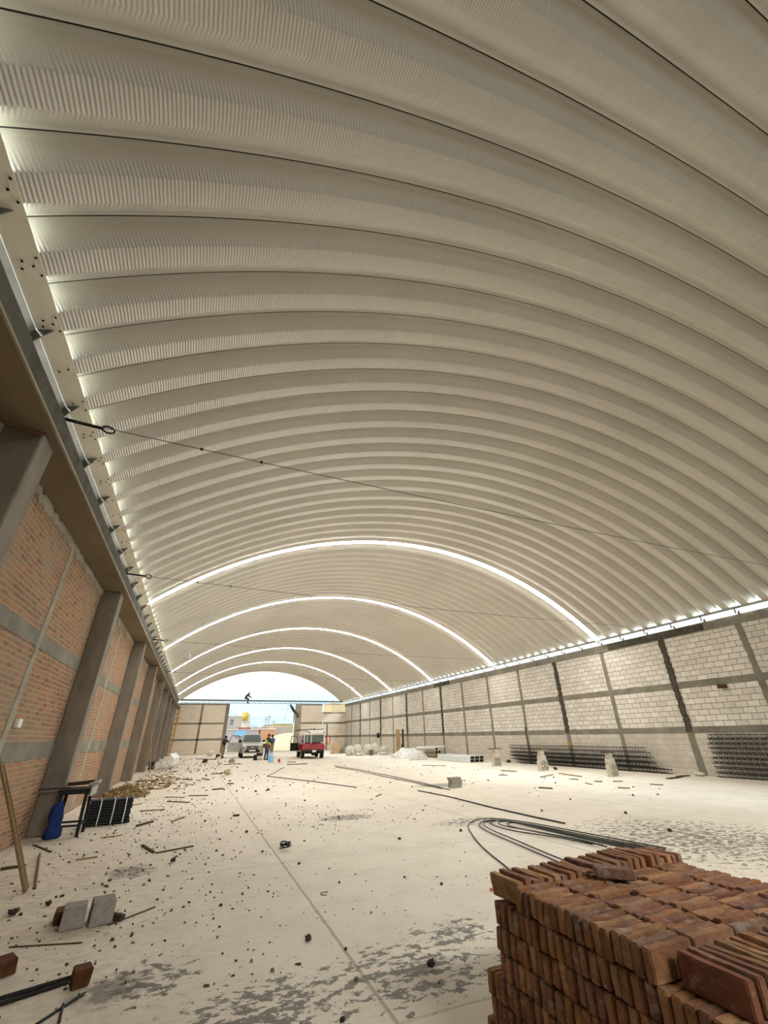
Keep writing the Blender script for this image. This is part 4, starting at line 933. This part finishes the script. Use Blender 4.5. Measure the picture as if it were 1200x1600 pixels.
# ---- wood-chip heap (uncountable) + plank scraps in it
m = MB(); rnd = random.Random(5)
for i in range(900):
    a = rnd.uniform(0, 2*pi); q = rnd.random()**.6; x, y = -1.62+q*.62*cos(a), 16.95+q*.9*sin(a); h = .36*(1-q)**.8*(.7+.3*noise.noise((x*3, y*3, 0)))
    L = rnd.uniform(.05, .2); th = rnd.uniform(0, pi); ph = rnd.uniform(-.5, .5)
    d = Vector((cos(th)*cos(ph), sin(th)*cos(ph), sin(ph)))*L/2; c = Vector((max(x, -1.98 if abs(y-17.13) < .25 else -2.4), y, .02+h*rnd.uniform(.6, 1.05)+abs(d.z)))
    m.bar(c-d, c+d, rnd.uniform(.02, .05), rnd.uniform(.006, .02), rnd.choice((0, 0, 1)))
M['chip'] = plain('yellow_wood_chips', '#a8905f', '#857048', .9, nscale=7, bump=.3)
tag(m.build('wood_chips', ['chip', 'wood']), 'heap of yellow wood chips and scraps beside the third pillar', 'wood chips', kind='stuff')
m = MB()
for a in range(260):
    x, y = rnd.gauss(-.9, .55), rnd.gauss(20.5, 3.2)
    if x < -1.95 or y < 18.1: continue
    L = rnd.uniform(.05, .28); th = rnd.uniform(0, pi); d = Vector((cos(th), sin(th), 0))*L/2; m.bar(Vector((x, y, .012))-d, Vector((x, y, .012))+d, rnd.uniform(.02, .06), .02, rnd.choice((0, 1)))
tag(m.build('wood_litter', ['chip', 'wood_dark']), 'thin litter of wood scraps strewn along the foot of the brick wall', 'litter', kind='stuff')
# ---- stepladder
ld = thing('stepladder', 'wooden stepladder standing open by the fourth pillar', 'ladder', (-2.02, 28.0, 0))
for s in (-1, 1):
    m = MB(); m.bar((.12+s*.16, -.1, 0), (-.2+s*.10, .05, 1.8), .05, .03); rel2(ld, m, 'rail', 'wood')
    m = MB(); m.bar((-.3+s*.16, .3, 0), (-.22+s*.10, .1, 1.75), .04, .03); rel2(ld, m, 'rear_leg', 'wood')
for k in range(1, 6):
    t_ = k/6; c = Vector((.12-.32*t_, -.1+.15*t_, 1.8*t_)); m = MB(); m.bar(c+Vector((-.15, 0, 0)), c+Vector((.15, 0, 0)), .07, .025); rel2(ld, m, 'rung', 'wood')
# ---- bent white roof sheet offcut
m = MB(); vs = []; n = 16
for j in range(2):
    y = 0 if j == 0 else 2.9
    for i in range(n+1):
        a = -1.75+i/n*3.5; r = .37+.02*sin(i*1.4); vs.append((-.0+r*cos(a)*.9, y+.04*sin(i), .37+r*sin(a)*.98))
m.add(vs, [(i, i+1, n+2+i, n+1+i) for i in range(n)]); o = m.build('sheet_offcut', 'white_metal', smooth=False); o.location = (-1.12, 29.9, 0); o.rotation_euler = (0, 0, -.08)
sd = o.modifiers.new('thick', 'SOLIDIFY'); sd.thickness = .01
tag(o, 'curled white roofing sheet offcut on the floor by the far pillars', 'roofing sheet')
m = MB(); m.tube([(-1.55+.2*cos(a)*(1-.1*sin(3*a)), 29.6+.1*sin(a), .22+.2*sin(a)) for a in [2*pi*i/40 for i in range(76)]], .016, 5); tag(m.build('wire_coil', 'galv'), 'loose coil of pale wire beside the curled white sheet', 'wire coil')
m = MB(); m.b2(-2.05, -1.75, 30.4, 30.9, 0, .38); tag(m.build('crate', 'dark_cloth', bevel=.02), 'dark crate against the pillars behind the wire coil', 'crate')
# ---- yellow scaffold frame
sf = thing('scaffold_frame', 'tall narrow yellow scaffold frame leaning by the far left corner', 'scaffold', (-2.05, 55, 0))
for x in (-.40, .14):
    m = MB(); m.tube([(x-.10, -.2, 0), (x+.06, .4, 4.7)], .07, 8); rel2(sf, m, 'upright', 'yellow_paint')
for k in range(9): z = .4+k*.5; m = MB(); m.tube([(-.46, -.2+.13*k*.5, z), (.16, -.2+.13*k*.5, z)], .045, 6); rel2(sf, m, 'rung', 'yellow_paint')
m = MB(); m.bar((-.3, .2, 3.55), (.55, .2, 3.5), .25, .04); rel2(sf, m, 'side_plank', 'wood')
# ---- leaning poles
for (a, b_, r, lb) in ((fl(39, 1396), atx(-9, 1150, -2.40), .02, 'thick weathered wooden pole leaning on the brick wall at the left photo edge'), (fl(43, 1390), atx(6, 1195, -2.40), .012, 'thin wooden pole leaning just behind the thick one at the left photo edge')):
    m = MB(); a = a+Vector((0, 0, .012)); m.tube([a, a.lerp(b_, .5)+Vector((.01, 0, 0)), b_], [r*1.1, r, r*.8], 8); tag(m.build('wooden_pole', 'wood_pole'), lb, 'pole')
m = MB(); a, b_ = fl(40, 1394), fl(62, 1336); m.tube([a+Vector((.06, .1, .016)), b_+Vector((0, 0, .016))], .014, 8); tag(m.build('wooden_pole', 'wood_pole'), 'thin pole lying on the floor from the foot of the leaning poles', 'pole')
# ---- hanging lamp, junction box, rusty bar
lp = thing('pendant_lamp', 'white bell-shaped lamp hanging from the roof near the far left pillars', 'lamp', (-1.05, 28.5, 5.72))
m = MB(); lathe(m, (0, 0, 0), [(.06, .32), (.10, .28), (.14, .12), (.30, .0), (.29, -.01), (.12, .10), (.05, .25)], 18); rel2(lp, m, 'shade', 'white_metal', smooth=True)
m = MB(); m.tube([(0, 0, .3), (0, 0, .52)], .02, 6); rel2(lp, m, 'stem', 'white_paint')
m = MB(); m.b2(-2.462, -2.40, 8.34, 8.48, 1.68, 1.80); tag(m.build('junction_box', 'white_paint', bevel=.01), 'small white junction box on the brick wall', 'junction box')
m = MB(); m.tube([(-2.44, 4.3, 4.30), (-2.2, 4.55, 4.38), (-2.05, 4.72, 4.47)], .012, 6); tag(m.build('rusty_bar', 'rust'), 'rusty bar stub under the ring beam beside the nearest pillar', 'bar')
# ---- blocks and bricks on the near floor
def place_box(name, c, d, rz, rx, mat, label, cat, ry=0., jit=.006, group=None, bevel=.006):
    m = MB(); m.box((0, 0, 0), d, None, 0, 1, jit); o = m.build(name, mat, bevel=bevel); o.location = c; o.rotation_euler = (rx, ry, rz); return tag(o, label, cat, group)
p = fl(104, 1456); place_box('concrete_block', (p.x+.01, p.y+.11, .082), (.19, .2, .16), .12, 0, 'block_grey', 'grey concrete block standing on the near left floor, left of the pair', 'block')
p = fl(149, 1450); place_box('concrete_block', (p.x+.01, p.y+.14, .086), (.19, .24, .17), .2, 0, 'block_grey', 'grey concrete block standing on the near left floor, right of the pair', 'block')
p = fl(80, 1448); place_box('brick', (p.x+.05, p.y+.1, .05), (.12, .2, .09), .2, 0, 'rust', 'dark brown brick lying left of the pair of grey blocks', 'brick')
p = fl(184, 1438); place_box('wood_wedge', (p.x-.02, p.y, .03), (.15, .06, .05), -.5, 0, 'wood_dark', 'dark wooden wedge lying right of the pair of grey blocks', 'wood', .1)
p = fl(121, 1546); place_box('half_brick', (p.x, p.y+.04, .055), (.11, .10, .10), .3, .1, 'rust', 'broken brown half brick at the end of the two pipes on the near left floor', 'brick')
p = fl(4, 1530); place_box('half_brick', (p.x-.04, p.y+.05, .05), (.16, .12, .09), .6, .1, 'rust', 'reddish broken brick cut by the lower left photo edge', 'brick')
for i, (a, b_) in enumerate((((-10, 1567), (112, 1530)), ((-10, 1576), (106, 1538)))):
    p, q = fl(*a), fl(*b_); m = MB(); m.tube([p+Vector((0, 0, .012)), q+Vector((0, 0, .012))], .0125, 8); tag(m.build('pipe', 'rebar'), f'{"upper" if i == 0 else "lower"} one of two parallel pipes on the near left floor', 'pipe', 'two parallel pipes')
for i, (a, b_) in enumerate((((52, 1606), (132, 1554)), ((92, 1600), (98, 1572)))):
    p, q = fl(*a), fl(*b_); m = MB(); m.tube([p+Vector((0, 0, .008)), q+Vector((0, 0, .008))], .008, 8); tag(m.build('iron_rod', 'rebar_floor'), ['thin iron rod at the bottom left corner of the photo', 'short stub of rod beside the thin iron rod at the bottom left'][i], 'rod')
# tie wire tangle
def tangle(c, r, h, seed, label, th=.006, turns=9):
    rnd = random.Random(seed); pts = []
    for i in range(turns*14):
        a = i/14*2*pi; q = r*(.65+.35*noise.noise((i*.13, seed, 0))); pts.append((c.x+q*cos(a)*(1+.2*sin(i*.31)), c.y+q*sin(a)*.8, max(th, h*.5+h*.5*noise.noise((i*.09, 3, seed)))))
    m = MB(); m.tube(pts, th, 5)
    return tag(m.build('wire_tangle', 'steel_black'), label, 'wire')
tangle(fl(445, 1329), .10, .14, 4, 'black tangle of tie wire on the middle of the floor')
# ---- scattered sticks and stones, one by one: (x1, y1, x2, y2, width, what)
ST = [(213, 1292, 238, 1285, .06, 'short dark board lying right of the black bar bundle'), (157, 1310, 190, 1306, .03, 'dark stick with a clod at its end, in front of the work stand'), (243, 1334, 302, 1323, .03, 'long dark stick on the left floor, below the black bar bundle'),
      (222, 1322, 240, 1333, .04, 'short dark stick crossing near the left end of the long dark stick'), (52, 1321, 80, 1332, .025, 'thin dark stick near the foot of the brick wall'), (0, 1360, 40, 1354, .05, 'dark board at the left photo edge behind the leaning poles'),
      (218, 1268, 258, 1265.5, .03, 'thin straight lath right of the black bar bundle, nearest of three'), (261, 1253, 295, 1254.5, .04, 'thin straight lath right of the black bar bundle, middle of three'), (258, 1246, 288, 1246.5, .03, 'thin straight lath right of the black bar bundle, farthest of three'),
      (295, 1244, 325, 1243.5, .04, 'thin lath on the floor right of the three laths'), (332, 1234.5, 348, 1233, .10, 'short dark plank alone on the floor left of the centre'), (364, 1275.5, 374, 1275, .06, 'small dark wood chip on the slab joint'),
      (268, 1285, 287, 1278, .05, 'tan slat on the left floor above the long dark stick'), (118, 1345, 152, 1340, .03, 'thin slat in front of the blue cloth'), (168, 1447, 242, 1418, .014, 'thin stick pointing away right of the pair of grey blocks'),
      (14, 1481, 128, 1474, .012, 'thin wire-like twig in front of the pair of grey blocks'), (330, 1210, 350, 1208.5, .08, 'small dark board on the floor left of the V-shaped bar'), (356, 1225, 364, 1225, .12, 'brown wood scrap on the left-centre floor'),
      (350, 1195, 378, 1194, .15, 'flat plank lying in front of the silver pickup'), (450, 1191, 462, 1191, .12, 'flat scrap on the floor in front of the red pickup'), (448, 1195, 480, 1194, .25, 'long flat board in front of the red pickup tail'),
      (660, 1196.5, 697, 1197, .06, 'thin tan lath on the floor before the white sheet heap'), (785, 1204.5, 806, 1206, .16, 'dark board scrap left of the middle block stand'), (780, 1211.5, 792, 1212, .10, 'small dark scrap left of the middle block stand, nearer one'),
      (874, 1209, 908, 1214, .10, 'tan round-edged plank between the middle and nearest block stands'), (845, 1215, 864, 1211, .06, 'tan stick in front of the middle block stand'), (891, 1218, 904, 1218.5, .09, 'small brown scrap before the tan plank'),
      (842, 1231.5, 863, 1233, .06, 'dark short stick on the floor, nearest the hairpin bars'), (915, 1224, 925, 1226.5, .05, 'tiny pale stick left of the nearest block stand'), (929, 1221.5, 941, 1222, .09, 'small dark chip in front of the nearest block stand'),
      (958, 1221.5, 973, 1221.5, .06, 'small dark chip just right of the nearest block stand foot'), (966, 1231.5, 984, 1232.5, .07, 'dark stick in front of the nearest block stand'), (1016, 1226, 1036, 1227.5, .05, 'tan stick between the nearest block stand and the planks'),
      (1044, 1217.5, 1062, 1215, .16, 'left one of two brown planks at the foot of the block wall'), (1060, 1214, 1075, 1212.5, .2, 'right one of two brown planks at the foot of the block wall'), (588, 1245, 596, 1241.5, .04, 'small pale splinter on mid-floor left of the paver stack'),
      (206, 1258.5, 222, 1256, .03, 'small slat at the edge of the wood chips'), (286, 1218, 300, 1219, .08, 'grey board scrap on the far left floor'), (316, 1217, 326, 1219, .1, 'pale board scrap on the far left floor'),
      (307, 1186, 336, 1187, .25, 'flat brown board before the far left wall'), (336, 1186, 343, 1180, .15, 'short post stub by the flat brown board at the far wall'), (640, 1187.5, 668, 1186.5, .1, 'grey slat at the foot of the white sheet heap')]
for k, (x1, y1, x2, y2, w, lb) in enumerate(ST):
    p, q = fl(x1, y1), fl(x2, y2); h = min(w*.5, .03)
    m = MB(); n = 4; pts = [p.lerp(q, i/n) for i in range(n+1)]; d = (q-p).normalized(); s = Vector((-d.y, d.x, 0)); vs = []
    for i, c in enumerate(pts):
        c = c+s*random.uniform(-.1, .1)*w; ww = w*random.uniform(.8, 1.05)/2
        vs += [c-s*ww+Vector((0, 0, .001)), c+s*ww+Vector((0, 0, .001)), c+s*ww+Vector((0, 0, h+.002)), c-s*ww+Vector((0, 0, h+.002))]
    m.add(vs, [(0, 1, 2, 3), (n*4+3, n*4+2, n*4+1, n*4)]+[(i*4+a, i*4+(a+1) % 4, (i+1)*4+(a+1) % 4, (i+1)*4+a) for i in range(n) for a in range(4)])
    tag(m.build('wood_scrap', 'wood' if ('tan' in lb or 'pale' in lb or 'slat' in lb) else 'wood_dark'), lb, 'wood scrap', 'wood scraps on the floor')
def stone(c, r, seed, mat):
    bm = bmesh.new(); bmesh.ops.create_icosphere(bm, subdivisions=2, radius=1)
    for v in bm.verts:
        k = .75+.4*noise.noise(v.co*1.7+Vector((seed*3.1, 0, 0))); v.co = Vector((v.co.x*r[0]*k, v.co.y*r[1]*k, max(v.co.z, -.72)*r[2]*k))
    zmin = min(v.co.z for v in bm.verts); me = bpy.data.meshes.new('stone'); bm.to_mesh(me); bm.free(); me.materials.append(M[mat])
    o = bpy.data.objects.new('stone', me); COL.objects.link(o); o.location = (c.x, c.y, -zmin); return o
SN2 = [(674, 1510, 9, 'stone_dark', 'largest dark stone on the near floor left of the brick stack'), (481, 1470, 8, 'stone_dark', 'dark clod on the near floor at the end of the slab joint'), (270, 1347, 6, 'stone_dark', 'dark stone under the right end of the long dark stick'),
       (557, 1532, 5, 'stone', 'grey stone in the damp stains at the bottom'), (540, 1485, 4, 'stone_dark', 'small dark stone between the dark clod and the stain'), (345, 1416, 4, 'stone_dark', 'small dark ring-like clod on the left-centre floor'),
       (535, 1597, 6, 'stone_dark', 'dark stone at the bottom photo edge'), (355, 1211, 9, 'sand', 'yellowish rounded clod on the left-centre floor'), (222, 1219, 8, 'sack', 'pale pinkish lump beyond the wood chips'), (20, 1430, 8, 'stone_dark', 'dark flat clod at the left edge below the leaning poles'),
       (75, 1415, 6, 'stone_dark', 'dark clod left of the pair of grey blocks'), (1047, 1300, 5, 'stone_dark', 'dark stone on the right floor above the brick stack'), (978, 1272, 4, 'stone_dark', 'small dark stone on the right floor left of the damp patch'),
       (847, 1268, 4, 'stone', 'small stone just beyond the tips of the hairpin bars'), (624, 1312, 4, 'stone_dark', 'dark pebble in mid-floor left of the hairpin bars'), (720, 1299, 4, 'stone_dark', 'pebble touching the left end of the hairpin bars'),
       (467, 1351, 4, 'stone_dark', 'dark pebble right below the wire tangle'), (690, 1383, 4, 'stone_dark', 'dark pebble left of the brick stack top'), (632, 1372, 3, 'stone_dark', 'small pebble in mid-floor left of the brick stack'),
       (530, 1380, 3, 'stone_dark', 'small pebble in the centre floor beyond the dark clod'), (410, 1332, 3, 'stone_dark', 'pebble just left of the wire tangle'), (385, 1301, 4, 'stone', 'flat stone beside the slab joint beyond the wire tangle'),
       (320, 1284, 3, 'stone_dark', 'pebble right of the tan slat on the left floor'), (275, 1340, 3, 'stone', 'small grey stone beside the long dark stick'), (255, 1392, 3, 'stone', 'pale pebble beyond the pair of grey blocks'),
       (362, 1192, 9, 'block_grey', 'grey block-like lump on the floor in front of the silver pickup door'), (328, 1182, 10, 'sack', 'pale bag-like lump at the foot of the far left wall'), (320, 1192, 7, 'stone_dark', 'dark lump at the foot of the far left wall'),
       (340, 1183, 6, 'rust', 'orange-brown lump by the gate end of the far left wall'), (517, 1178, 5, 'sack', 'pale lump on the floor right of the red pickup'), (868, 1203, 5, 'stone_dark', 'dark lump just right of the middle block stand'),
       (795, 1192, 6, 'stone_dark', 'dark lump just right of the farthest block stand')]
for k, (px, py, s, mat, lb) in enumerate(SN2):
    c = fl(px, py); D = (c-Vector((0, 0, H))).length; r = s/FPX*D*.62
    tag(stone(c, (r, r*.9, r*.75), k, mat), lb, 'stone', 'stones and clods on the floor')
m = MB(); m.ball((fl(768, 1393).x, fl(768, 1393).y, .016), .016, nu=10, nv=6); tag(m.build('bottle_cap', 'red_plastic', smooth=True), 'tiny bright red cap on the floor by the left corner of the brick stack', 'cap')
m = MB(); c = fl(508, 1397); m.tube([(c.x+.05*cos(a), c.y+.05*sin(a), .005) for a in [.6+i*.28 for i in range(16)]], .004, 5); tag(m.build('wire_piece', 'cable'), 'small curl of wire on the near centre floor', 'wire')
# fine grit nobody could count
m = MB(); rnd = random.Random(11)
def bit(x, y, s, mi):
    h = s*rnd.uniform(.3, .8); a = rnd.uniform(0, pi); m.box((x, y, h/2), (s*rnd.uniform(.6, 1.8), s*rnd.uniform(.4, .9), h), Matrix.Rotation(a, 3, 'Z'), mi, rnd.uniform(.5, .9), s*.12)
for i in range(900): bit(max(-2.3, rnd.gauss(-.5, .9)), rnd.uniform(4.2, 16), rnd.uniform(.008, .028), rnd.choice((0, 0, 1, 2)))
for i in range(260): bit(rnd.uniform(-1, 4), rnd.uniform(3.2, 8), rnd.uniform(.005, .014), rnd.choice((0, 0, 1)))
for i in range(220): bit(rnd.gauss(3.0, 1.0), rnd.gauss(10.2, .9), rnd.uniform(.008, .026), rnd.choice((0, 0, 1)))
for i in range(300): bit(rnd.uniform(2, 14), rnd.uniform(9, 40), rnd.uniform(.015, .05), rnd.choice((0, 1, 2)))
for i in range(350): bit(rnd.uniform(-2, 3), rnd.uniform(16, 45), rnd.uniform(.02, .075), rnd.choice((0, 1, 2)))
tag(m.build('grit', ['stone_dark', 'stone', 'wood_dark']), 'fine grit, splinters and crumbs strewn over the concrete floor', 'grit', kind='stuff')
# ================================================================== BRICK STACK IN THE FOREGROUND
t = NT('old_fired_brick'); v = t.obj(); rnd_ = t.n('ShaderNodeObjectInfo').outputs['Random']
r1 = t.n('ShaderNodeValToRGB'); t.l(rnd_, r1.inputs[0]); r1.color_ramp.interpolation = 'LINEAR'
cs = ['#91654a', '#a8774f', '#846152', '#b88a60', '#8d5b45', '#aa875f', '#866856', '#9d6850']
e = r1.color_ramp.elements; e[0].color = (*lin(cs[0]), 1); e[1].color = (*lin(cs[-1]), 1)
for i in range(1, 7): q = e.new(i/7); q.color = (*lin(cs[i]), 1)
off = t.n('ShaderNodeVectorMath', operation='ADD'); t.l(v, off.inputs[0]); sc = t.math('MULTIPLY', rnd_, 57.3); t.l(t.comb(sc, sc, sc), off.inputs[1]); vv = off.outputs[0]
n1 = t.noise(vv, 7, 5, .65); n2 = t.noise(vv, 28, 5, .7); n3 = t.noise(t.scale(vv, (1, 1, 2)), 11, 4, .6)
col = t.mix(t.map(n1, .35, .7, 0, .65), r1.outputs[0], lin('#4d342a'))
col = t.mix(t.map(n3, .55, .72, 0, .7), col, lin('#a0958a'))
col = t.mix(t.map(n2, .5, .75, 0, .5), col, lin('#5e4436'))
t.base(col); t.set(.92, 0, .15); t.bump(t.math('ADD', n2, t.math('MULTIPLY', n1, 1.5)), .7, .01); M['old_brick'] = t.m
BL, BH, BT = .25, .104, .047
BM = []
for s in range(7):
    bm = bmesh.new(); bmesh.ops.create_cube(bm, size=1)
    for v_ in bm.verts: v_.co = Vector((v_.co.x*BL, v_.co.y*BT, v_.co.z*BH))
    bmesh.ops.bevel(bm, geom=bm.edges[:], offset=.0045, segments=2, affect='EDGES')
    le = [e_ for e_ in bm.edges if e_.calc_length() > .05]
    bmesh.ops.subdivide_edges(bm, edges=le, cuts=5, use_grid_fill=True)
    for v_ in bm.verts:
        d = noise.noise(v_.co*9+Vector((s*7.7, 0, 0)))*.007+noise.noise(v_.co*30+Vector((0, s*5.1, 0)))*.0025
        v_.co += Vector((.3, 1, 1)).normalized()*d*.8+v_.co.normalized()*d*.5
        v_.co.y += .004*sin(v_.co.x*9+s)
    me = bpy.data.meshes.new('brick'); bm.to_mesh(me); bm.free(); me.materials.append(M['old_brick']); BM.append(me)
rb_ = random.Random(21)
def brick(c, along, label, group, tilt=0., lean=0., yaw=0.):
    """along: 'x' = long axis across the hall, 'y' = long axis along the hall; brick stands on its long edge"""
    o = bpy.data.objects.new('brick', rb_.choice(BM)); COL.objects.link(o); o.location = c
    o.rotation_euler = (lean+rb_.uniform(-.025, .025), tilt+rb_.uniform(-.012, .012), (0 if along == 'x' else pi/2)+yaw+rb_.uniform(-.035, .035)); o.scale = (rb_.uniform(.95, 1.01), rb_.uniform(.84, .99), rb_.uniform(.95, 1.0)); return tag(o, label, 'brick', group)
X0, X1 = 1.79, 3.085; YN, YF = 1.685, 2.52; CH = .107; TOPZ = .75
G = 'old bricks of the foreground stack'; RK = ['left-edge', 'second', 'third', 'fourth', 'right-edge']
NB = 16; st = (YF-YN)/NB
for r in range(5):                       # five ranks across, on the top course
    for i in range(NB):
        x = X0+BL/2+r*.2595+rb_.uniform(-.006, .006); y = YF-st*(i+.5)
        brick((x, y, TOPZ-BH/2-.002+rb_.uniform(-.006, .008)), 'x', f'old brick on the stack top, {ORD[i]} from the back in the {RK[r]} rank', G, 0, rb_.uniform(.0, .06))
NR = 25; sx2 = (X1-X0)/NR
for i in range(NR):                      # back row, raised and leaning
    lift = .012+.045*max(0, (i-6)/18)*(1 if i < 21 else .4)+rb_.uniform(-.006, .012)
    brick((X0+.03+sx2*(i+.4), YF+.135+rb_.uniform(-.015, .015)-.002*i, TOPZ-BH/2+lift), 'y', f'old brick in the raised back row of the stack, {ORD[i]} from the left', G, 0, rb_.uniform(-.12, .02), rb_.uniform(-.05, .05)+.06)
NF = 23
for i in range(NF):                      # near row, turned the other way
    brick((X0+.085+.0525*(i+.5), YN-.045-BL/2+.004*rb_.uniform(-1, 2), TOPZ-BH/2-.004+rb_.uniform(-.004, .006)), 'y', f'old brick in the near top row of the stack, {ORD[i]} from the left', G, 0, rb_.uniform(.0, .10), .03)
CN = ['second-highest', 'third-highest', 'middle', 'third-lowest', 'second-lowest', 'bottom']
for c in range(6):                       # left face of the lower courses
    z = TOPZ-BH/2-.002-CH*(c+1); y1 = YF+.23 if c < 3 else YF+.36 if c < 5 else YF+.42; y0 = YN-.30; dx = 0 if c < 3 else -.004
    n = int((y1-y0)/.0535); tn = False
    for i in range(n):
        y = y1-(i+.5)*(y1-y0)/n
        brick((X0+BL/2+dx+rb_.uniform(-.008, .006), y, z), 'x', f'old brick in the stack left face, {ORD[i]} from the back, {CN[c]} course', G, 0, rb_.uniform(.02, .07))
# what lies hidden inside the stack, as one mass
m = MB()
for c in range(6):
    z = TOPZ-BH/2-.002-CH*(c+1)
    for i in range(18):
        for r in range(1, 5): m.box((X0+BL/2+r*.2595, YF+.16-.0535*(i+.5)*1.32, z), (BL*.98, .05*1.3, BH*.99))
tag(m.build('bricks', 'old_brick'), 'inner mass of old bricks inside the foreground stack', 'bricks', kind='stuff')
p = fl(967, 1377, TOPZ)
o = bpy.data.objects.new('brick', BM[3]); COL.objects.link(o); o.location = (p.x+.01, p.y+.04, TOPZ+BT*.56+.006); o.rotation_euler = (pi/2, 0, -.62); o.scale = (.8, 1.0, 1.12)
tag(o, 'single reddish brick lying loose and flat on top of the stack', 'brick', G)
